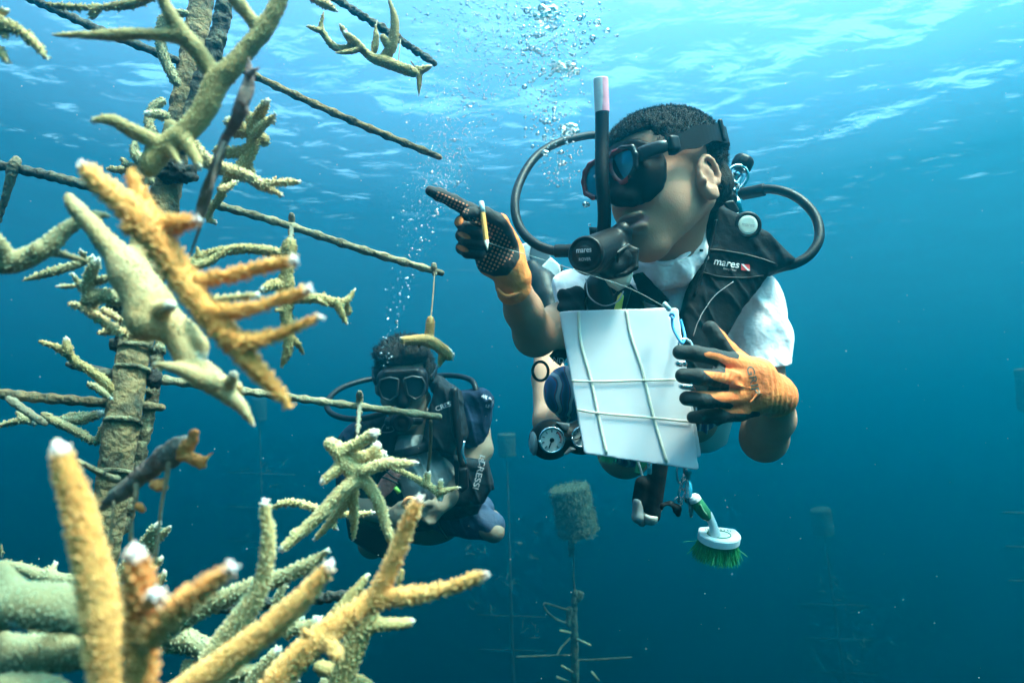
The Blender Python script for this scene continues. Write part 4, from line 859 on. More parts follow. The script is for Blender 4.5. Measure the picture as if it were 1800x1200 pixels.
coral('spiky bunched coral just right of the pole below the fork', c_olive, [(.68, .68, [(400, 318, 11), (420, 300, 13), (438, 272, 12), (446, 245, 12), (446, 215, 12), (440, 208, 9)], 0), (.68, .66, [(446, 222, 11), (458, 198, 10), (470, 177, 6)]), (.67, .66, [(446, 240, 9), (462, 222, 8), (484, 201, 4)]), (.68, .67, [(438, 232, 9), (420, 236, 6), (403, 236, 4)]), (.68, .68, [(440, 262, 9), (415, 268, 10), (385, 266, 11)], 0), (.68, .69, [(448, 235, 10), (462, 244, 9), (466, 248, 7)], 0), (.67, .67, [(420, 225, 16), (412, 220, 10), (400, 212, 6)]), (.68, .69, [(430, 290, 8), (440, 300, 6), (446, 304, 3)]), (.67, .67, [(452, 222, 7), (476, 210, 5), (480, 215, 3)]), (.69, .70, [(395, 322, 7), (388, 345, 7), (374, 365, 5), (366, 385, 4), (380, 392, 4)])], gap=.0026, hgt=.0018)
coral('long coral arm with a forked tip pointing right below the bunched coral', c_tan, [(.62, .64, [(335, 250, 12), (352, 272, 13), (375, 290, 12), (410, 302, 11), (440, 313, 10), (460, 325, 9), (475, 322, 6), (500, 321, 6), (528, 320, 3.5)]), (.64, .63, [(458, 325, 8), (478, 334, 6), (496, 344, 3.5)]), (.64, .64, [(480, 322, 5), (484, 312, 4)], 0), (.64, .65, [(385, 332, 5), (400, 330, 5), (416, 318, 3.5)])], gap=.0024)
# ---- middle left
coral('bright orange coral blade with three pale tipped fingers pointing right', c_orange, [(.335, .345, [(510, 716, 7), (490, 690, 12), (455, 652, 19), (415, 606, 24), (370, 556, 30), (325, 495, 33), (290, 440, 34), (258, 395, 32), (222, 360, 28), (190, 335, 22), (165, 312, 17), (146, 290, 10)]),
 (.342, .335, [(312, 488, 22), (345, 492, 17), (400, 485, 15), (460, 470, 12), (500, 462, 9), (519, 457, 7)]), (.338, .33, [(362, 550, 22), (395, 548, 17), (440, 542, 15), (500, 525, 12), (530, 515, 9), (545, 509, 6.5)]), (.336, .33, [(402, 598, 20), (430, 602, 16), (475, 592, 14), (525, 573, 11), (550, 562, 8), (565, 555, 5.5)]),
 (.345, .335, [(272, 395, 20), (300, 396, 16), (325, 392, 14), (350, 386, 9)]), (.355, .35, [(232, 300, 7), (236, 320, 10), (252, 350, 13), (275, 390, 14)], 0), (.34, .337, [(240, 400, 14), (228, 402, 10), (222, 398, 7)], 0)], v=.0011, gap=.0020, hgt=.0022, wid=.00055, k=.003, thin=.62)
coral('blurry pale branch lying behind the orange blade with a white tip', c_yel, [(.42, .40, [(340, 535, 9), (370, 528, 8), (410, 523, 8), (440, 520, 7), (455, 519, 5)])], gap=.003)
coral('knobbly tan and green coral with two round swellings in front of the pole', c_tan, [(.425, .42, [(120, 343, 7), (132, 365, 12), (158, 392, 14), (185, 425, 16), (215, 458, 20), (228, 482, 34), (248, 510, 34), (262, 538, 40), (278, 560, 34), (302, 575, 22), (322, 612, 20), (345, 650, 19), (375, 670, 17), (398, 690, 15), (425, 715, 11), (447, 748, 5)]), (.42, .415, [(268, 530, 34), (255, 560, 30), (262, 572, 26)], 0),
 (.415, .41, [(375, 672, 13), (345, 662, 12), (320, 650, 10), (290, 643, 8), (266, 640, 5)]), (.43, .43, [(240, 462, 14), (246, 430, 12), (244, 405, 10)], 0), (.41, .405, [(282, 545, 14), (296, 538, 10), (302, 536, 8)]), (.425, .42, [(320, 570, 14), (340, 590, 12), (356, 605, 9), (360, 625, 6)]), (.42, .41, [(395, 682, 9), (408, 668, 9), (412, 655, 6)]), (.43, .43, [(345, 640, 10), (372, 652, 9), (392, 672, 8), (420, 678, 6), (426, 692, 5)])], v=.0018, k=.007, hgt=.0008, wid=.0006, gap=.0026, thin=.72)
coral('large blurred olive branch entering from the left edge', c_green, [(.44, .46, [(-30, 465, 22), (20, 462, 22), (55, 450, 19), (80, 436, 17), (105, 412, 14), (135, 390, 12), (165, 378, 8), (198, 379, 4)]), (.46, .46, [(160, 382, 8), (172, 395, 8), (186, 406, 5)]), (.44, .43, [(10, 450, 15), (0, 432, 13), (-15, 415, 10)], 0), (.45, .48, [(78, 438, 9), (120, 450, 6), (165, 462, 4)]), (.44, .44, [(58, 440, 9), (62, 428, 5)], 0)], v=.002, hgt=.0009, gap=.003)
coral('slim leaf shaped dark green coral pointing left below the blurred branch', c_green, [(.60, .62, [(38, 494, 2.5), (70, 484, 6), (105, 474, 8), (140, 462, 7), (165, 452, 5)]), (.61, .6, [(150, 462, 6), (146, 448, 5), (142, 440, 3)])], gap=.004)
coral('small upright coral sprigs clustered left of the round swellings', c_green, [(.56, .55, [(155, 525, 9), (154, 500, 10), (162, 475, 9), (172, 457, 6)]), (.56, .56, [(150, 530, 12), (180, 520, 16), (215, 528, 14)], 0), (.56, .55, [(170, 497, 6), (185, 490, 7), (210, 487, 6)], 0), (.57, .56, [(148, 515, 6), (138, 497, 5), (127, 479, 3)]), (.57, .56, [(135, 502, 3), (118, 503, 3.5), (101, 503, 2.5)])], gap=.003)
coral('pale curved coral with a short spur, left of the pole above the cable tie', c_tan, [(.58, .56, [(120, 533, 4), (140, 538, 7), (160, 548, 8), (178, 562, 9), (205, 580, 9), (230, 588, 7), (247, 594, 4)]), (.575, .57, [(160, 545, 7), (166, 530, 7), (171, 518, 5)]), (.6, .6, [(172, 586, 3), (190, 583, 5), (210, 578, 5)]), (.585, .58, [(180, 545, 5), (195, 552, 6), (212, 562, 6)], 0)], gap=.0026)
coral('thin drooping coral arm with an upright white spur, left of the pole', c_olive, [(.72, .76, [(70, 600, 4), (95, 608, 5.5), (115, 619, 7), (135, 637, 8), (160, 652, 9), (185, 672, 10), (198, 692, 8)]), (.73, .73, [(120, 620, 6), (118, 606, 5.5), (117, 595, 4)])], gap=.003)
coral('tiny coral finger beside the pole above the middle left rod', c_green, [(.74, .75, [(155, 674, 3.5), (172, 682, 6), (194, 700, 5)])], gap=.003)
coral('dark green coral fingers fanning left under the middle left rod', c_green, [(.84, .82, [(-20, 755, 4), (20, 742, 6), (60, 737, 7), (100, 738, 8), (140, 738, 10), (178, 726, 8)]), (.84, .83, [(30, 724, 4), (45, 736, 6), (62, 744, 6)]), (.80, .79, [(76, 727, 5), (98, 740, 8), (130, 755, 9), (170, 775, 9), (182, 745, 6)]), (.83, .83, [(115, 730, 4), (140, 728, 5), (165, 726, 4)])], gap=.003)
# ---- hanging pieces
coral('tall hanging coral under the second right rod with arms to both sides', c_olive, [(.62, .62, [(510, 428, 13), (508, 445, 13), (505, 480, 13), (505, 515, 13), (504, 560, 11), (508, 590, 10), (506, 615, 8), (500, 632, 6), (494, 646, 3)]), (.62, .6, [(500, 448, 9), (465, 440, 9), (430, 437, 8), (395, 441, 8), (360, 448, 8), (345, 458, 9), (340, 470, 10)], 0), (.60, .58, [(427, 433, 5), (400, 440, 6), (370, 458, 7), (345, 468, 7)], 0), (.60, .6, [(348, 448, 5), (346, 436, 4.5)], 0), (.62, .60, [(500, 505, 10), (480, 500, 9), (460, 510, 6)]),
 (.62, .64, [(510, 525, 9), (535, 524, 9), (562, 525, 8.5), (585, 530, 7), (604, 531, 6), (614, 524, 5), (624, 508, 3.5)]), (.63, .63, [(592, 531, 6), (598, 545, 6), (610, 570, 3)]), (.64, .64, [(606, 532, 5), (613, 545, 5), (608, 553, 3)]), (.63, .63, [(570, 525, 6), (569, 516, 4)], 0), (.62, .62, [(560, 528, 6), (575, 537, 4)], 0), (.62, .63, [(514, 592, 5), (524, 605, 5), (534, 622, 3)]), (.62, .61, [(502, 545, 7), (485, 545, 4)], 0), (.62, .62, [(508, 495, 10), (498, 493, 12)], 0)], gap=.0024, hgt=.0013)
coral('curling branched coral hanging from the topmost right rod', c_olive, [(.86, .84, [(728, 128, 11), (700, 118, 12), (677, 109, 11), (655, 102, 9), (633, 86, 7), (614, 84, 6), (598, 86, 6), (584, 80, 6), (572, 64, 5), (564, 48, 5), (569, 20, 2.5)]), (.84, .84, [(563, 54, 4), (552, 51, 4), (539, 46, 2)]), (.85, .84, [(628, 84, 6), (612, 66, 6), (598, 44, 3.5)]), (.845, .83, [(634, 86, 6), (612, 92, 5), (590, 93, 2)]), (.845, .84, [(640, 88, 6), (622, 70, 6), (606, 59, 4)]), (.86, .86, [(658, 90, 7), (661, 68, 6), (660, 44, 1.5)]), (.86, .85, [(674, 104, 9), (688, 82, 11), (694, 52, 9), (692, 25, 6), (683, -2, 2.5)]), (.855, .85, [(684, 80, 6), (676, 72, 6), (673, 65, 5)], 0)], gap=.0028, hgt=.001,
      string=[L_(661, 48, .86, 663, 36, .99), L_(700, 112, .86, 704, 70, .99)])
coral('thin forked coral sprig with a spike hanging straight down, by the topmost rod end', c_olive, [(.88, .88, [(730, 120, 4), (738, 124, 6), (748, 121, 5), (758, 116, 3)]), (.88, .88, [(737, 124, 5), (737, 145, 4.5), (736, 169, 1.5)])], gap=.003, hgt=.0008, string=[L_(733, 122, .88, 722, 108, .87)])
coral('short coral finger at the top edge left of the topmost right rod', c_tan, [(.70, .7, [(540, -8, 7), (565, 5, 7), (580, 12, 5.5), (591, 20, 3)])], gap=.003)
coral('small club shaped coral dangling on a long line above the far diver', c_club, [(.90, .90, [(757, 560, 6), (756, 575, 8), (754, 595, 9)], 0), (.89, .90, [(708, 598, 8), (722, 598, 9), (740, 597, 10), (756, 600, 11), (770, 608, 11), (783, 618, 10), (790, 626, 9)], 0), (.90, .90, [(778, 622, 6), (776, 632, 5), (770, 645, 2)]), (.885, .885, [(708, 596, 4), (703, 593, 2.5)]), (.885, .885, [(710, 602, 3), (710, 608, 2)]), (.9, .9, [(790, 622, 4), (798, 622, 2)]), (.9, .9, [(790, 628, 4), (797, 632, 2)]), (.9, .9, [(788, 618, 4), (794, 615, 2)]), (.9, .9, [(738, 602, 5), (736, 610, 2)], 0)], gap=.0022, hgt=.0012, string=[L_(757, 562, .90, 764, 476, .945, .0011, (761, 520, .92))])
coral('star shaped pale coral with six arms hanging before the far diver', c_yel, [(.58, .575, [(579, 779, 11), (588, 785, 12), (600, 800, 13), (612, 818, 14), (626, 835, 14), (640, 845, 11), (655, 862, 10), (668, 890, 10), (680, 928, 9), (696, 965, 5)]), (.58, .57, [(598, 796, 12), (625, 782, 11), (648, 768, 9), (660, 760, 7)]), (.58, .59, [(604, 808, 12), (630, 803, 10), (655, 799, 9), (676, 799, 6)]), (.585, .585, [(652, 797, 7), (660, 788, 6), (664, 780, 4)]), (.58, .57, [(604, 815, 11), (588, 828, 9), (566, 847, 6)]),
 (.575, .565, [(628, 828, 12), (648, 824, 11), (683, 813, 10), (705, 815, 8), (733, 813, 4)]), (.575, .555, [(626, 842, 13), (595, 870, 12), (565, 902, 12), (535, 930, 10), (510, 952, 8), (493, 966, 5)]), (.56, .56, [(522, 942, 6), (514, 934, 4)], 0), (.59, .6, [(622, 858, 8), (604, 888, 8), (580, 918, 7), (553, 948, 4)]), (.59, .6, [(622, 855, 8), (622, 890, 7), (623, 920, 6.5), (621, 950, 3)])], gap=.0022, hgt=.0013, k=.003, thin=.76, string=[L_(621, 800, .585, 628, 764, .62, .001)])
coral('slender coral twig lying level behind the star shaped coral', c_yel, [(.66, .66, [(479, 892, 3), (495, 885, 5.5), (515, 883, 6), (540, 888, 6), (560, 895, 6), (600, 903, 5.5), (630, 903, 5), (658, 900, 3)]), (.66, .66, [(575, 905, 4), (584, 918, 5), (592, 930, 3.5)])], gap=.0024, string=[L_(602, 898, .66, 606, 862, .62, .0008)])
coral('thin spiky coral twig on a knotted line in front of the far diver', c_yel, [(.94, .92, [(687, 823, 3), (705, 828, 5), (730, 840, 6), (754, 854, 7), (770, 866, 7), (775, 878, 4)]), (.93, .93, [(750, 852, 6), (751, 838, 5.5), (753, 828, 4)]), (.92, .92, [(773, 864, 5), (774, 852, 4), (777, 842, 2.5)]), (.92, .915, [(772, 866, 5), (790, 860, 4), (808, 856, 2.5)])], gap=.0026, string=[L_(752, 830, .93, 757, 738, .885, .0022, (757, 780, .91))])
# ---- foreground, bottom
coral('huge upright amber coral finger at the bottom left', c_amber, [(.285, .275, [(215, 1260, 50), (200, 1180, 47), (185, 1110, 42), (172, 1040, 38), (158, 975, 34), (140, 905, 32), (124, 850, 28), (112, 810, 23), (105, 785, 17)])], v=.0012, gap=.0018, hgt=.0015, wid=.0005, k=.008, thin=.52)
coral('deep orange coral finger with a pale knob and a white tipped side arm', c_deep, [(.262, .25, [(252, 1270, 34), (248, 1180, 33), (246, 1110, 31), (246, 1050, 29), (243, 1000, 24), (240, 968, 16)]), (.252, .235, [(262, 1120, 26), (285, 1092, 24), (320, 1062, 21), (360, 1032, 17), (392, 1008, 12), (410, 996, 9)]), (.25, .245, [(262, 1060, 14), (272, 1046, 11), (274, 1042, 9)])], v=.0012, gap=.0024, hgt=.0020, wid=.0008, k=.003, thin=.62)
coral('long olive coral arm rising to the right from the bottom edge', c_amber, [(.34, .33, [(270, 1260, 44), (330, 1210, 40), (400, 1160, 36), (450, 1122, 32), (500, 1082, 28), (540, 1042, 23), (568, 1010, 17), (582, 990, 10)])], v=.0013, gap=.0019, hgt=.0016, wid=.00052, thin=.54)
coral('big yellow coral forking into an upright and a level white tipped arm', c_amber, [(.39, .40, [(450, 1250, 38), (500, 1180, 35), (555, 1128, 33), (610, 1086, 30), (655, 1055, 27)], 0), (.40, .395, [(655, 1055, 26), (678, 1015, 21), (698, 970, 18), (715, 925, 15), (728, 895, 12), (738, 873, 7)]), (.40, .38, [(655, 1055, 24), (700, 1048, 20), (745, 1043, 18), (790, 1032, 16), (825, 1020, 13), (845, 1012, 9), (858, 1008, 6)]), (.39, .385, [(580, 1130, 18), (590, 1145, 13), (592, 1152, 9)], 0), (.385, .38, [(540, 1115, 12), (532, 1105, 6)], 0)], v=.0014, gap=.0021, hgt=.0021, wid=.00062, k=.003, thin=.56)
coral('yellow green coral finger standing upright left of the olive arm', c_yel, [(.44, .43, [(370, 1160, 32), (405, 1110, 28), (432, 1075, 24), (455, 1035, 20), (468, 990, 17), (472, 945, 15), (468, 905, 11), (466, 880, 6)])], v=.0015, gap=.0023, hgt=.0017, wid=.0007, thin=.58)
coral('grey green coral arm sloping up right behind the upright yellow finger', c_green, [(.50, .48, [(250, 1120, 26), (300, 1098, 24), (345, 1072, 22), (400, 1048, 18), (455, 1027, 17), (500, 1012, 14), (540, 993, 12), (578, 965, 5)])], v=.0018, gap=.0026)
coral('stout olive branch rising behind the yellow fork', c_olive, [(.46, .46, [(585, 1260, 28), (600, 1200, 26), (620, 1140, 26), (640, 1090, 24), (652, 1060, 18)], 0), (.46, .47, [(640, 1095, 16), (680, 1096, 12), (710, 1094, 10), (725, 1092, 7)]), (.47, .48, [(560, 1120, 12), (590, 1080, 12), (620, 1045, 11), (648, 1008, 5)]), (.47, .47, [(560, 1170, 14), (600, 1185, 14), (650, 1205, 12)], 0), (.46, .46, [(700, 1030, 6), (708, 1000, 6)], 0)], v=.0019, gap=.003, hgt=.001)
coral('thick grey green coral trunk lying level at the lower left edge', c_green, [(.37, .36, [(-40, 1058, 34), (30, 1060, 33), (90, 1066, 34), (140, 1070, 34), (190, 1085, 32)], 0), (.37, .37, [(20, 1040, 22), (10, 1015, 16), (5, 990, 8)], 0), (.37, .36, [(-20, 1100, 14), (20, 1096, 10), (34, 1092, 6)])], v=.002, hgt=.0008, gap=.003, k=.01)
coral('lower pale green coral trunk lying level across the bottom left corner', c_green, [(.40, .38, [(-40, 1150, 30), (40, 1150, 30), (110, 1148, 29), (200, 1140, 26)], 0), (.39, .39, [(100, 1130, 22), (118, 1105, 16), (120, 1090, 8)]), (.39, .39, [(10, 1130, 20), (0, 1110, 14)], 0), (.36, .36, [(-30, 1205, 20), (60, 1200, 18), (120, 1215, 16)], 0)], v=.002, hgt=.0008, gap=.003, k=.01)
coral('shadowed green coral tangle behind the bottom left trunks', c_green, [(.56, .56, [(-20, 992, 8), (30, 996, 11), (70, 1010, 13), (110, 1020, 15), (140, 1022, 13)], 0), (.56, .57, [(90, 1005, 9), (98, 990, 7)]), (.6, .6, [(2, 955, 3), (3, 980, 4)]), (.55, .55, [(60, 1110, 14), (110, 1105, 14), (160, 1100, 14)], 0), (.62, .6, [(212, 1010, 16), (240, 975, 13), (262, 945, 11), (278, 920, 6)]), (.62, .61, [(225, 1000, 12), (255, 975, 10), (285, 940, 7), (300, 924, 4)]), (.60, .6, [(250, 1010, 8), (275, 990, 7), (286, 978, 4)]), (.58, .57, [(300, 1130, 22), (330, 1128, 24), (365, 1140, 22)], 0), (.55, .55, [(230, 1060, 22), (280, 1105, 26), (320, 1120, 26), (370, 1145, 18)], 0), (.62, .62, [(262, 1060, 8), (285, 1015, 6), (290, 1002, 4)])], v=.0022, gap=.0035)
coral('pale coral twigs tangled under the olive arm at the bottom edge', c_green, [(.52, .52, [(430, 1240, 20), (450, 1190, 16), (475, 1160, 13), (490, 1140, 8)]), (.52, .52, [(500, 1240, 18), (510, 1190, 14), (530, 1150, 9)]), (.53, .53, [(380, 1200, 16), (430, 1180, 15), (480, 1185, 12), (520, 1195, 8)]), (.53, .53, [(455, 1110, 12), (500, 1105, 13), (550, 1098, 11), (560, 1085, 6)]), (.54, .54, [(480, 1075, 8), (492, 1045, 7), (503, 1022, 4)]), (.54, .54, [(505, 1120, 8), (522, 1098, 7), (532, 1086, 4)]), (.55, .55, [(330, 1170, 18), (370, 1190, 18), (420, 1220, 18)], 0), (.56, .56, [(570, 1200, 12), (610, 1195, 12), (640, 1210, 10)], 0)], v=.002, gap=.003)
# ---- fouled strips
purp = mat('purple_film', (.16, .085, .075), .75, bump=(70, .006, 5), var=(30, (.085, .075, .055), .42, .62))
osp = mat('orange_sponge', (.60, .19, .04), .7, bump=(90, .005, 4))
def strip(pts, rad, flat=.28, amp=.0016):
    V, F = hose(pts, rad, 14, 14, flat, up=[.35, .1, 1]); return V + np.array([noise.noise_vector(Vector(p * 60))[:] for p in V]) * amp, F
V, F = join(strip([(436, 104, .42), (437, 130, .42), (433, 160, .42), (418, 200, .42), (402, 235, .425), (386, 275, .43), (368, 320, .435), (354, 360, .44), (343, 396, .44)], [.0006, .003, .0044, .0040, .0030, .0026, .0032, .0028, .0012]),
 strip([(434, 132, .419), (446, 125, .418), (457, 119, .418)], [.003, .0016, .0004]), strip([(424, 172, .419), (432, 188, .419), (437, 206, .419)], [.003, .0016, .0005]), strip([(396, 250, .425), (380, 290, .42), (370, 340, .42), (356, 385, .425), (334, 450, .43)], [.0016, .0012, .0014, .0010, .0006], .5, .0006))
tag(put('torn_strip', V, F, purp), 'purplish torn strip of fouled film hanging down across the pole', 'strip')
o_ = empty('dead_stem', P(190, 890, .44), 'grey fouled stem with orange sponge on its end, slanting up from the pole', 'stem')
V, F = crust([[(180, 893, .46, 4), (215, 862, .455, 7), (250, 835, .45, 10), (280, 812, .445, 11), (305, 795, .44, 12), (320, 785, .44, 12)]], .0015, .0016, 120); put('stem', V, F, mat('grey_stem', (.11, .10, .085), .9, bump=(90, .005, 5), var=(30, (.16, .09, .07), .45, .6)), o_)
for p in ([[(314, 795, .438, 8), (328, 787, .436, 9), (336, 776, .435, 6), (343, 757, .435, 1)], [(322, 800, .436, 6), (342, 806, .434, 6), (356, 810, .434, 5), (378, 792, .433, .8)], [(340, 808, .434, 5), (352, 816, .434, 3), (360, 820, .434, .8)], [(336, 780, .435, 4), (322, 776, .434, 1)], [(318, 800, .437, 5), (322, 812, .436, 1)]], [[(264, 852, .44, 2), (278, 850, .438, 7), (294, 856, .438, 2)], [(280, 848, .44, 5), (290, 840, .44, 1)]], [[(244, 890, .44, 6), (250, 895, .44, 4)]]):
    V, F = crust(p, .0011, .0016, 130, .002); put('sponge', V, F, osp, o_)
for i_, p in enumerate(([(298, 800, .436), (293, 840, .432), (285, 880, .43), (278, 940, .43), (272, 990, .43)], [(240, 850, .445), (238, 880, .44), (232, 910, .44), (230, 950, .44)])):
    put('thread', *hose(p, [.0022, .0014, .0012, .0016], 6), linem, o_)
put('thread', *hose([(200, 880, .45), (196, 930, .45), (190, 960, .45)], .001, 6), linem, o_)
put('twig', *hose([(136, 808, .60), (160, 822, .60), (190, 838, .62), (205, 842, .66)], [.0018, .003, .004], 8), algae2, o_)
# ------------------------------------------------------------------ the far diver
skin_far = mat('skin_far', (.20, .145, .105), .7, spec=.15, bump=(200, .0004, 3))
navy = mat('navy_cloth', (.005, .011, .026), .85, spec=.1, bump=(18, .010, 4), var=(30, (.009, .024, .055), .4, .7)); greysh = mat('grey_undershirt', (.24, .26, .26), .85, bump=(16, .010, 4))
wetblack = mat('worn_black_nylon', (.006, .009, .012), .8, spec=.1, bump=(24, .006, 4), var=(40, (.018, .024, .03), .4, .7))
d2 = empty('person', P(740, 920, 2.05), 'far diver facing the viewer in a black vest over a navy shirt', 'person')
R2 = W(P(740, 920, 2.05))
FA = np.stack([nrm([.10, -.12, 1]), nrm([1, .05, -.10]), nrm([-.05, 1, .12])]); FO = P(711, 672, 1.98)
def h2(x, y, z): return FO + x * FA[0] + y * FA[1] + z * FA[2]
s = Sdf(.005, .016)
s.ell(h2(-.03, 0, .03), (.095, .073, .078), FA); s.ell(h2(.02, 0, -.02), (.062, .060, .075), FA)
for q in (-1, 1): s.cone(h2(-.01, .052 * q, -.05), h2(.05, .016 * q, -.105), .022, .02); s.ell(h2(-.02, .078 * q, -.01), (.016, .008, .030), FA, k=.006); s.cone(h2(-.024, .084 * q, .012), h2(-.018, .083 * q, -.03), .005, .005, k=.005)
s.ell(h2(.062, 0, -.11), (.018, .022, .016), FA); s.cone(h2(.075, 0, .01), h2(.092, 0, -.03), .009, .014); s.ell(h2(.078, 0, -.070), (.012, .024, .008), FA); s.ell(h2(.076, 0, -.085), (.012, .021, .009), FA)
for q in (-1, 1): s.ell(h2(.070, .032 * q, .012), (.012, .016, .008), FA)
s.cone(h2(-.03, 0, -.05), P(722, 770, 2.03), .052, .056, k=.02)
s.chain([(640, 775, 2.05, 34), (725, 770, 2.05, 38), (820, 735, 2.07, 36)], k=.03); s.ell(P(738, 835, 2.08), (.15, .16, .10), k=.03); s.ell(P(752, 905, 2.12), (.12, .09, .09), k=.03)
s.chain([(628, 785, 2.05, 27), (628, 870, 1.98, 22), (640, 893, 1.95, 22), (680, 905, 1.88, 15)], k=.012)       # arm holding
s.chain([(832, 735, 2.07, 28), (842, 790, 2.03, 24), (815, 850, 1.98, 21), (770, 890, 1.90, 16)], k=.012)
s.chain([(780, 903, 2.12, 32), (835, 916, 2.02, 26), (868, 934, 1.98, 18)], k=.015); s.chain([(868, 934, 1.99, 18), (862, 915, 2.2, 20)], k=.01)
s.chain([(715, 905, 2.12, 36), (670, 935, 2.02, 30), (655, 955, 2.0, 26)], k=.015)
s.chain([(684, 905, 1.87, 14), (700, 908, 1.85, 15)], k=.006)
for fx in ([(698, 900, 1.84, 8), (716, 896, 1.83, 6.5), (726, 889, 1.82, 6), (728, 882, 1.81, 5)], [(700, 906, 1.84, 8), (718, 904, 1.82, 7), (731, 900, 1.81, 6), (738, 893, 1.81, 5)], [(700, 912, 1.84, 8), (716, 914, 1.82, 7), (730, 913, 1.81, 6), (738, 906, 1.80, 5)], [(697, 917, 1.84, 7), (710, 922, 1.82, 6), (723, 923, 1.81, 5.5), (730, 918, 1.80, 4.5)], [(692, 898, 1.85, 8), (704, 888, 1.84, 7), (716, 882, 1.83, 6), (723, 880, 1.82, 5)]): s.chain(fx, k=.004)
for fx in ([(766, 892, 1.89, 12), (752, 897, 1.88, 7), (742, 898, 1.87, 5)], [(764, 898, 1.89, 9), (750, 905, 1.88, 6.5), (740, 905, 1.87, 5)], [(766, 902, 1.89, 9), (754, 912, 1.88, 6), (746, 913, 1.87, 5)], [(768, 905, 1.9, 8), (760, 917, 1.88, 5.5), (753, 919, 1.87, 4.5)], [(764, 886, 1.89, 8), (754, 884, 1.87, 6), (746, 886, 1.86, 5)]): s.chain(fx, k=.004)
putsdf('body', s, skin_far, d2)
s = Sdf(.005, .012); s.ell(h2(-.034, 0, .036), (.104, .084, .086), FA); s.ell(h2(.015, -.035, .088), (.055, .045, .03), FA); s.ell(h2(.02, .03, .090), (.05, .05, .032), FA); s.ell(h2(-.03, 0, .105), (.07, .06, .03), FA)
s.box(h2(.075, 0, -.02), (.07, .058, .078), FA, k=.012, cut=True); s.box(h2(.0, 0, -.095), (.2, .2, .062), FA, k=.01, cut=True); s.ell(h2(-.015, .09, -.01), (.03, .022, .04), FA, k=.004, cut=True); s.ell(h2(-.015, -.09, -.01), (.03, .022, .04), FA, k=.004, cut=True)
V, F = s.mesh(); V = V + np.array([[noise.noise(Vector(p * 45)) * .007 + noise.noise(Vector(p * 120)) * .003] for p in V]) * ((V - FO) / np.linalg.norm(V - FO, axis=1)[:, None])
ha2 = put('hair', V, F, hairm, d2); TV, TF = tufts(V, FO, 2600, .016, .0013, RNG); put('curls', TV, TF, hairm, ha2, smooth=False)
s = Sdf(.0045, .012)
s.chain([(638, 778, 2.05, 40), (725, 775, 2.05, 44), (822, 735, 2.07, 42)]); s.ell(P(738, 838, 2.08), (.15, .17, .11))
s.chain([(625, 785, 2.05, 34), (622, 850, 2.0, 31)]); s.chain([(815, 718, 2.06, 32), (843, 704, 2.05, 22)]); s.chain([(838, 712, 2.05, 27), (834, 745, 2.03, 27), (832, 768, 2.02, 23)]); s.slab([(800, 690), (848, 684), (868, 700), (862, 735), (848, 778), (806, 770)], 2.04, .09, .02)
s.box(P(722, 700, 2.0), (.062, .13, .2), k=.01, cut=True)
SV2, SF2 = s.mesh(); SV2 = wrinkle(.007, 16)(SV2); put('shirt', SV2, SF2, navy, d2)
s = Sdf(.0045, .012); s.ell(P(728, 800, 2.01), (.075, .095, .075)); s.ell(P(755, 850, 2.0), (.085, .09, .07)); s.box(P(722, 735, 1.95), (.045, .05, .1), k=.01, cut=True)
putsdf('undershirt', s, greysh, d2, disp=wrinkle(.007, 16))
v2 = empty('vest', P(760, 820, 1.95), None, None); v2.parent = d2; v2.location = W(P(760, 820, 1.95)) - R2
s = Sdf(.004, .014)
s.slab([(628, 745), (668, 728), (700, 742), (693, 800), (665, 830), (650, 900), (612, 880), (606, 800)], 1.96, .06, .02, bulge=.03)
s.slab([(752, 722), (770, 670), (800, 690), (812, 730), (800, 800), (858, 810), (868, 850), (850, 884), (800, 890), (760, 884), (800, 850), (798, 800), (764, 788), (740, 790)], 1.95, .05, .018)
s.slab([(690, 792), (760, 776), (764, 790), (706, 806), (690, 806)], 1.93, .012, .004); s.chain([(770, 675, 1.99, 16), (790, 700, 1.99, 22), (800, 760, 1.98, 24)])
s.slab([(650, 880), (760, 886), (850, 880), (840, 900), (800, 912), (700, 905), (650, 900)], 2.0, .06, .015)
V, F = s.mesh(); V = wrinkle(.007, 14)(V); put('body_panel', V, F, wetblack, v2); V2B = bvh(V, F)
put('logo', *text('CRESSI', .019, P(782, 714, 1.9), P(800, 707, 1.9) - P(766, 720, 1.9), [.1, 1, 0], target=V2B, lift=.002, width=.060), letter, v2, smooth=False)
put('logo', *text('CRESSI', .024, P(841, 836, 1.9), P(832, 868, 1.9) - P(848, 806, 1.9), [1, .2, 0], target=V2B, lift=.002, width=.085), letter, v2, smooth=False)
put('logo', *text('IS', .020, P(846, 806, 1.9), P(841, 818, 1.9) - P(848, 797, 1.9), [1, .2, 0], target=V2B, lift=.002, width=.022), letter, v2, smooth=False)
tri = [P(677 + 9 * math.cos(a), 754 - 10 * math.sin(a), 1.9) for a in np.linspace(math.pi / 2, math.pi * 2.5, 25)]
tb, tF = [], None
Q = [(677, 743), (684, 752), (687, 760), (677, 763), (667, 761), (669, 752), (677, 743)]
put('badge', *drape(Q, 1.90, .0012, V2B, .002), letter_dim, v2); put('badge', *text('M', .011, P(677, 755, 1.9), [1, 0, 0], [0, 1, 0], target=V2B, lift=.002), letter_dim, v2, smooth=False)
s = Sdf(.004, .006); s.slab([(806, 822), (822, 820), (824, 856), (812, 866), (806, 858)], 1.90, .03, .006); putsdf('inflator', s, gloss, v2); put('inflator_hose', *hose([(798, 682, 1.93), (802, 740, 1.92), (808, 780, 1.92), (814, 820, 1.91)], .011, 10), rubber, v2)
put('clip', *hose([(816, 775, 1.90), (813, 795, 1.89), (819, 815, 1.89)], .004, 8), chrome, v2)
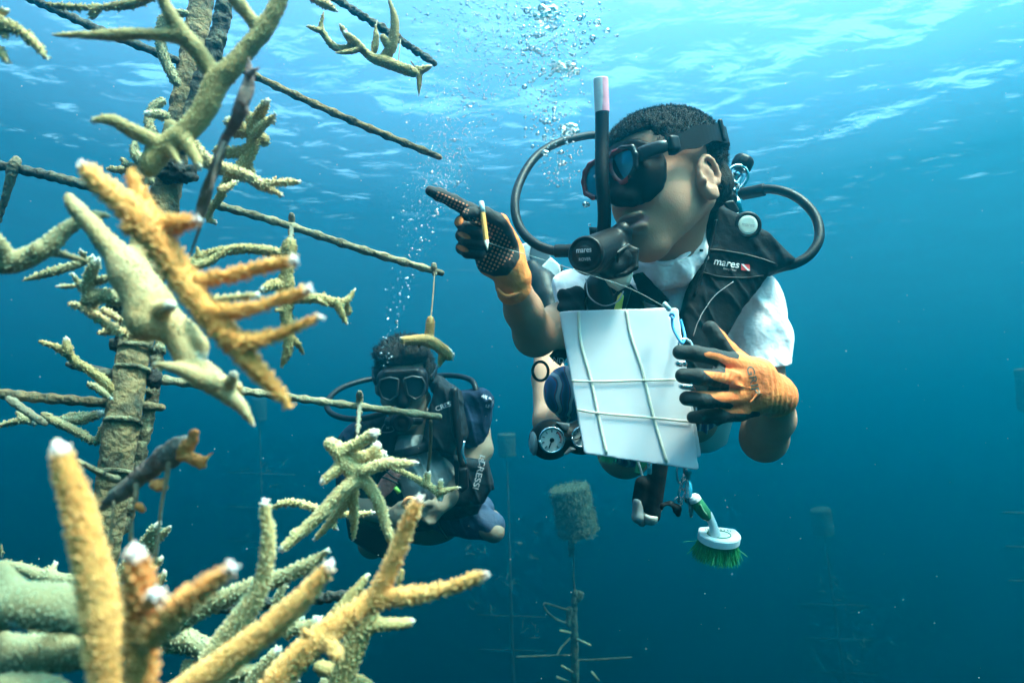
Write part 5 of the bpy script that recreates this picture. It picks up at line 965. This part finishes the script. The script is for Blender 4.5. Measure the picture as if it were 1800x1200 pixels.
s = Sdf(.004, .004); s.slab([(848, 842), (866, 846), (870, 860), (850, 862)], 2.0, .02, .004); putsdf('buckle', s, gloss, v2)
s = Sdf(.005, .012); s.ell(P(790, 895, 2.1), (.14, .07, .09)); s.chain([(785, 900, 2.1, 38), (828, 912, 2.03, 33), (862, 924, 2.0, 26)]); 
putsdf('shorts', s, mat('blue_shorts', (.010, .030, .07), .8, bump=(16, .010, 4)), d2, disp=wrinkle(.008, 14))
put('drawstring', *hose([(762, 898, 1.95), (772, 925, 1.94), (786, 946, 1.94)], .0025, 6), rubber, d2)
m2 = empty('mask', P(708, 672, 1.87), None, None); m2.parent = d2; m2.location = W(P(708, 672, 1.87)) - R2
def o2(y, z, x=.108): return h2(x, y, z)
s = Sdf(.0035, .008); s.box(h2(.075, 0, .012), (.035, .070, .040), FA, .022); s.cone(h2(.095, 0, .01), h2(.105, 0, -.035), .014, .020); s.box(h2(.09, 0, .045), (.02, .05, .01), FA, .008); putsdf('skirt', s, rubber, m2)
l2 = mat('dark_lens', (.008, .02, .024), .12, spec=.5); fm = mat('mask_rim', (.02, .024, .026), .35)
for q in (-1, 1):
    L2 = [(.008, .030), (.030, .036), (.056, .030), (.064, .010), (.056, -.018), (.034, -.028), (.014, -.014)]; pts = [o2(a * q, b_, .119 - abs(a) * .10) for a, b_ in L2]
    put('rim', *tube(np.array(pts + pts[:2]), .0032, 8, False), fm, m2); c_ = sum(pts) / 7
    V = [c_] + pts; F = [(0, i + 1, (i + 1) % 7 + 1) if q < 0 else (0, (i + 1) % 7 + 1, i + 1) for i in range(7)]; V += [p - FA[0] * .003 for p in pts]; F += [(i + 1, (i + 1) % 7 + 1, (i + 1) % 7 + 8, i + 8) for i in range(7)]
    put('lens', np.array(V), F, l2, m2, smooth=False)
put('strap', *tube(spline([h2(.05, .078, .015), h2(.0, .088, .02), h2(-.08, .085, .03), h2(-.14, 0, .035), h2(-.08, -.085, .03), h2(.0, -.088, .02), h2(.05, -.078, .015)], 5), .012, 8, True, .3), rubber, m2)
r2 = empty('regulator', P(712, 712, 1.84), 'round black regulator in the far diver\'s mouth with hoses arching to both sides', 'regulator')
s = Sdf(.003, .005); s.cone(h2(.085, 0, -.078), h2(.13, -.004, -.082), .022, .030); s.cone(h2(.12, -.04, -.085), h2(.12, .04, -.085), .014, .014); putsdf('second_stage', s, gloss, r2)
put('purge_cover', *lathe(h2(.150, -.004, -.082), FA[0], [(0, .026), (.006, .026), (.008, .020), (.006, .018), (.008, .010), (.009, .002)], 24), rubber, r2)
put('hose', *hose([(696, 718, 1.84), (668, 728, 1.85), (630, 736, 1.88), (598, 733, 1.92), (578, 722, 1.97), (576, 704, 2.03), (596, 684, 2.10), (630, 671, 2.16), (668, 664, 2.2), (710, 664, 2.24)], .0085, 10), rubber, r2)
put('hose', *hose([(748, 664, 2.2), (775, 660, 2.16), (805, 661, 2.12), (828, 668, 2.06), (836, 682, 2.03), (838, 698, 2.02)], .0085, 10), rubber, r2)
wr = empty('wrist_gear', P(690, 850, 1.90), 'pinkish net bag with green strap held against the far diver\'s belly', 'bag')
s = Sdf(.004, .008); s.slab([(690, 820), (706, 832), (690, 862), (674, 876), (658, 862), (672, 838)], 1.90, .03, .008); putsdf('bag', s, mat('pink_mesh', (.36, .13, .11), .8, bump=(60, .006, 4), var=(40, (.20, .10, .09), .4, .6)), wr)
put('cord', *join(hose([(672, 838, 1.87), (684, 842, 1.865), (700, 850, 1.87)], .003), hose([(676, 826, 1.88), (692, 838, 1.87), (704, 842, 1.875)], .0025)), rubber, wr); put('strap', *hose([(694, 856, 1.87), (702, 866, 1.87)], .006, 8), mat('lime_strap', (.12, .34, .05), .6), wr)
oc = empty('tag_ring', P(721, 884, 1.80), 'small orange ring shaped holder pinched in the far diver\'s fingers', 'ring')
put('ring', *tube(ringpts(P(720, 884, 1.79), [.4, -.2, 1], .015, 24), .0052, 8, flat=1.3), mat('orange_plastic', (.60, .20, .07), .5), oc)
fn2 = empty('swim_fin', P(655, 950, 2.15), 'black swim fin blade hanging below the far diver\'s forearm', 'fin')
s = Sdf(.005, .01); s.slab([(608, 905), (640, 900), (690, 925), (704, 960), (692, 988), (648, 968), (614, 945)], 1.93, .05, .02); putsdf('blade', s, rubber, fn2)
S2 = bvh(SV2, SF2)
put('sleeve_print', *text('AN, PAR', .013, P(857, 702, 1.95), P(868, 708, 1.95) - P(846, 698, 1.95), [-.2, 1, 0], target=S2, lift=.002, width=.040), letter, d2, smooth=False)
put('sleeve_print', *text('LS', .012, P(856, 716, 1.95), P(868, 720, 1.95) - P(846, 712, 1.95), [-.2, 1, 0], target=S2, lift=.002), letter, d2, smooth=False)
# ------------------------------------------------------------------ nursery trees out in the blue
foul = mat('fouled_float', (.028, .05, .03), .95, bump=(26, .04, 6), var=(22, (.075, .095, .05), .45, .6)); foul2 = mat('fouled_pole', (.04, .055, .035), .95, bump=(30, .02, 4), var=(20, (.08, .09, .05), .45, .6))
cage = mat('mesh_cage', (.085, .11, .06), .9)
def float_(x, y, x2, y2, d, rpx, root, m=foul):            # drum float from its top centre to its bottom centre
    a, b_ = P(x, y, d), P(x2, y2, d); r = rpx * d / 1200; ln = np.linalg.norm(b_ - a); prof = [(0, r * .3), (.001, r * .9), (ln * .03, r * .99)] + [(ln * t, r * (1 + .02 * math.sin(t * 30))) for t in np.linspace(.06, .94, 16)] + [(ln * .97, r * .96), (ln, r * .8), (ln * 1.03, r * .3)]
    V, F = lathe(a, b_ - a, prof, 40); V = V + np.array([[noise.noise(Vector(p * 9)) * r * .05 + noise.noise(Vector(p * 40)) * r * .05] * 3 for p in V]); put('float', V, F, m, root)
    ax = nrm(b_ - a); u_ = nrm(np.cross(ax, [0, .1, 1])); w_ = np.cross(ax, u_); VV = []; FF = []
    for i in range(3200 if d < 8 else 500):                # tangled growth and netting standing off the float
        th = RNG.uniform(0, 6.283); h_ = RNG.uniform(0, ln); top = RNG.random() < .2
        q = a + ax * (0 if top else h_) + (math.cos(th) * u_ + math.sin(th) * w_) * r * (math.sqrt(RNG.random()) if top else 1.0)
        n_ = -ax if top else math.cos(th) * u_ + math.sin(th) * w_; dr = nrm(RNG.normal(0, 1, 3) + n_ * .5) * r * RNG.uniform(.06, .22); sd = nrm(np.cross(dr, n_)) * r * .012; b0 = len(VV)
        VV += [q - sd, q + sd, q + dr + sd, q + dr - sd]; FF.append((b0, b0 + 1, b0 + 2, b0 + 3))
    tag(put('netting', np.array(VV), FF, cage, root, smooth=False), kind='stuff')
def twigs(px, py, d, n, rad, root, m, seedpts=None):
    for i in range(n):
        g = []
        q = P(px + RNG.normal(0, rad), py + RNG.normal(0, rad * .8), d + RNG.normal(0, .12))
        for k in range(RNG.integers(2, 5)):
            e1 = q + nrm(RNG.normal(0, 1, 3)) * RNG.uniform(.05, .14); g.append(tube(np.array([q, (q + e1) / 2 + RNG.normal(0, .006, 3), e1]), [.007, .006, .003], 5))
        put('coral_sprig', *join(*g), m, root)
farcoral = mat('far_coral', (.22, .24, .14), .9)
ft = empty('nursery_tree', P(1012, 1260, 6.2), 'drum float on a pole with bare level rods, nearest of the distant nursery trees', 'coral tree', 'distant nursery trees')
float_(1000, 856, 1018, 940, 6.2, 34, ft)
for p in ([(1005, 942, 6.2), (1008, 975, 6.2), (1008, 1010, 6.2), (1011, 1050, 6.2)],): put('rope', *hose(p, .010, 6), foul2, ft)
put('knot', *hose([(1000, 950, 6.2), (1004, 962, 6.2), (1002, 978, 6.2)], [.012, .035, .014], 8), foul2, ft); put('knot', *hose([(1022, 1040, 6.2), (1018, 1050, 6.2), (1016, 1056, 6.2)], [.03, .038, .02], 8), foul2, ft)
V, F = crust([[(1011, 1040, 6.2, 4), (1009, 1080, 6.2, 6), (1010, 1140, 6.2, 6.5), (1013, 1300, 6.2, 7)]], .012, .008, 16, .01); put('pole', V, F, foul2, ft)
V, F = crust([[(1002, 1070, 6.2, 6), (1000, 1095, 6.2, 7)]], .012, .008, 20, .01); put('bracket', V, F, foul2, ft)
put('rope_loop', *hose([(1002, 1073, 6.2), (985, 1068, 6.15), (958, 1060, 6.1), (960, 1072, 6.1), (978, 1088, 6.12), (998, 1095, 6.2)], .011, 8), foul2, ft)
for p in ([(907, 1154, 6.0), (960, 1152, 6.1), (1012, 1150, 6.2)], [(1010, 1160, 6.2), (1060, 1158, 6.2), (1110, 1155, 6.2)], [(985, 1108, 6.0), (1005, 1112, 6.2)], [(1012, 1122, 6.2), (1037, 1133, 5.9)], [(1003, 1120, 6.2), (985, 1140, 6.0), (980, 1152, 5.95)], [(988, 1170, 5.9), (1008, 1182, 6.2)], [(980, 1190, 5.9), (1000, 1198, 6.2)], [(1040, 1180, 6.3), (1052, 1196, 6.3)]):
    put('rod', *hose(p, .010, 6), farcoral if len(p) == 2 else foul2, ft) if len(p) > 2 else put('rod', *tube(np.array([P(*p[0]), P(*p[1])]), .012, 6), farcoral, ft)
def far_tree(fx, fy, bx, by, d, r, h, label, cl):
    t_ = empty('nursery_tree', P(bx, by, d), label, 'coral tree', 'distant nursery trees'); dx = (bx - fx) / (by - fy)
    float_(fx, fy, fx + dx * h, fy + h, d, r, t_)
    put('pole', *hose([(fx + dx * h, fy + h, d), ((fx + dx * h + bx) / 2, (fy + h + by) / 2, d), (bx, by, d)], [.02, .03, .045], 8), foul2, t_)
    for (x, y) in cl: twigs(x, y, d, 5, 16, t_, farcoral)
    for k in range(3):
        y = cl[0][1] + k * 60; x = fx + dx * (y - fy); put('rod', *tube(np.array([P(x - 60, y, d), P(x + 60, y + 4, d)]), .012, 6), foul2, t_)
far_tree(890, 762, 905, 1300, 12.5, 16, 40, 'faint float and pole with scattered coral clumps, behind the far diver\'s knee', [(855, 1080), (935, 1095), (880, 1010), (930, 960), (850, 955)])
far_tree(1442, 894, 1500, 1300, 14, 17, 46, 'dim square float on a slanting pole right of the scrubbing brush', [(1490, 1060), (1530, 1130), (1460, 1040), (1500, 1160), (1430, 1160)])
far_tree(1800, 648, 1840, 1100, 9, 15, 74, 'dark float cut by the right edge of the picture', [(1850, 900)])
far_tree(455, 700, 470, 1250, 14.5, 12, 40, 'barely visible slender nursery tree between the pole and the far diver', [(440, 830), (480, 840), (445, 960)])
# ------------------------------------------------------------------ bubbles
bub = bpy.data.materials.new('air_bubble'); bub.use_nodes = True; t = bub.node_tree; t.nodes.clear(); N = t.nodes.new; L = t.links.new
o_ = N('ShaderNodeOutputMaterial'); mx = N('ShaderNodeMixShader'); tr = N('ShaderNodeBsdfTransparent'); gs = N('ShaderNodeBsdfGlossy'); gs.inputs['Roughness'].default_value = .08; gs.inputs[0].default_value = (.95, 1, 1, 1)
fr = N('ShaderNodeFresnel'); fr.inputs[0].default_value = 1.7; ml = N('ShaderNodeMath'); ml.operation = 'MULTIPLY_ADD'; ml.inputs[1].default_value = 1.1; ml.inputs[2].default_value = .28; ml.use_clamp = True; L(fr.outputs[0], ml.inputs[0])
L(ml.outputs[0], mx.inputs[0]); L(tr.outputs[0], mx.inputs[1]); L(gs.outputs[0], mx.inputs[2]); L(mx.outputs[0], o_.inputs[0])
def ico(sub):
    bm = bmesh.new(); bmesh.ops.create_icosphere(bm, subdivisions=sub, radius=1); V = np.array([v_.co[:] for v_ in bm.verts]); F = np.array([[v_.index for v_ in f.verts] for f in bm.faces]); bm.free(); return V, F
I1, I2, I4 = ico(1), ico(2), ico(4)
def many(name, c, r, label, base=I1):
    V = (c[:, None, :] + base[0][None] * (r[:, None] * np.array([1, .8, 1])[None])[:, None, :]).reshape(-1, 3); F = (base[1][None] + (np.arange(len(c)) * len(base[0]))[:, None, None]).reshape(-1, 3)
    o = put(name, V, F, bub, None); return tag(o, label, 'bubbles', kind='stuff')
def plume(n, path, spread, rr, d0, dd):
    path = np.array(path, float); t_ = RNG.random(n) ** .8 * (len(path) - 1); i = np.minimum(t_.astype(int), len(path) - 2); f = (t_ - i)[:, None]; q = path[i] * (1 - f) + path[i + 1] * f
    sp = np.interp(t_, range(len(path)), spread); x = q[:, 0] + RNG.normal(0, 1, n) * sp; y = q[:, 1] + RNG.normal(0, 1, n) * sp * .5; d = d0 + RNG.random(n) * dd
    r = rr * np.exp(RNG.normal(0, .5, n)); return np.array([P(a, b_, c_) for a, b_, c_ in zip(x, y, d)]), r
c1, q1 = plume(6000, [(760, 380), (800, 230), (840, 110), (880, 20), (900, -60)], [14, 42, 62, 80, 90], .0009, 1.1, .5)
c2, q2 = plume(1500, [(985, 330), (975, 220), (965, 120), (960, 50), (960, -30)], [14, 26, 34, 46, 60], .0014, .95, .35)
c3, q3 = plume(420, [(738, 460), (730, 380), (770, 300), (800, 230)], [14, 22, 30, 40], .0009, 1.2, .3)
many('bubble_plume', np.vstack([c1, c3]), np.concatenate([q1, q3]), 'wide veil of tiny bubbles rising between the far rods and the pointing diver')
many('bubble_plume', c2, q2, 'column of bubbles rising past the top of the snorkel')
c4, q4 = plume(110, [(676, 645), (682, 600), (692, 555), (705, 505), (722, 440), (738, 360)], [5, 7, 8, 11, 14, 20], .0023, 1.75, .15)
many('bubble_plume', c4, q4, 'thin string of bubbles rising from the far diver\'s head', I2)
big = [(965, 32, .017, 'largest ragged bubble high above the snorkel'), (1000, 122, .013, 'lumpy bubble cluster left of the snorkel top'), (1002, 226, .012, 'wobbly pair shaped bubble above the looping hose'), (1030, 360, .0055, 'round bubble just left of the mask lens'), (958, 268, .005, 'bubble touching the top of the looping hose'), (978, 118, .008, 'bubble beside the lumpy cluster'), (1067, 55, .0045, 'single bubble right above the snorkel tip'), (1084, 63, .003, 'tiny bubble farthest right of the column'), (1050, 40, .006, 'flat bubble high right in the column'), (1045, 310, .0022, 'speck of a bubble beside the mask frame'), (946, 90, .005, 'bubble on the left side of the column'), (1036, 395, .0022, 'speck of a bubble under the mask')]
for i, (x, y, r, lab) in enumerate(big):
    V = I4[0].copy(); n_ = 1 if r > .007 else .35
    V = V * (1 + np.array([noise.noise(Vector(p * 1.3) + Vector((i * 7, 0, 0))) * .75 + noise.noise(Vector(p * 3.1) + Vector((i * 7, 0, 0))) * .35 for p in V])[:, None] * n_)
    V[:, 1] *= .72; tag(put('air_bubble', P(x, y, .98) + V * r, I4[1], bub), lab, 'bubble', 'large bubbles in the column')
# drifting specks in the water
n = 260; x = RNG.uniform(0, 1800, n); y = RNG.uniform(0, 1200, n); d = RNG.uniform(.9, 3.0, n)
ck = np.array([P(a, b_, c_) for a, b_, c_ in zip(x, y, d)]); V = (ck[:, None, :] + I1[0][None] * (RNG.uniform(.0004, .0009, n) * d)[:, None, None]).reshape(-1, 3); F = (I1[1][None] + (np.arange(n) * len(I1[0]))[:, None, None]).reshape(-1, 3)
tag(put('drifting_specks', V, F, mat('plankton', (.4, .45, .4), .9)), 'pale specks drifting in the water', 'specks', kind='stuff')
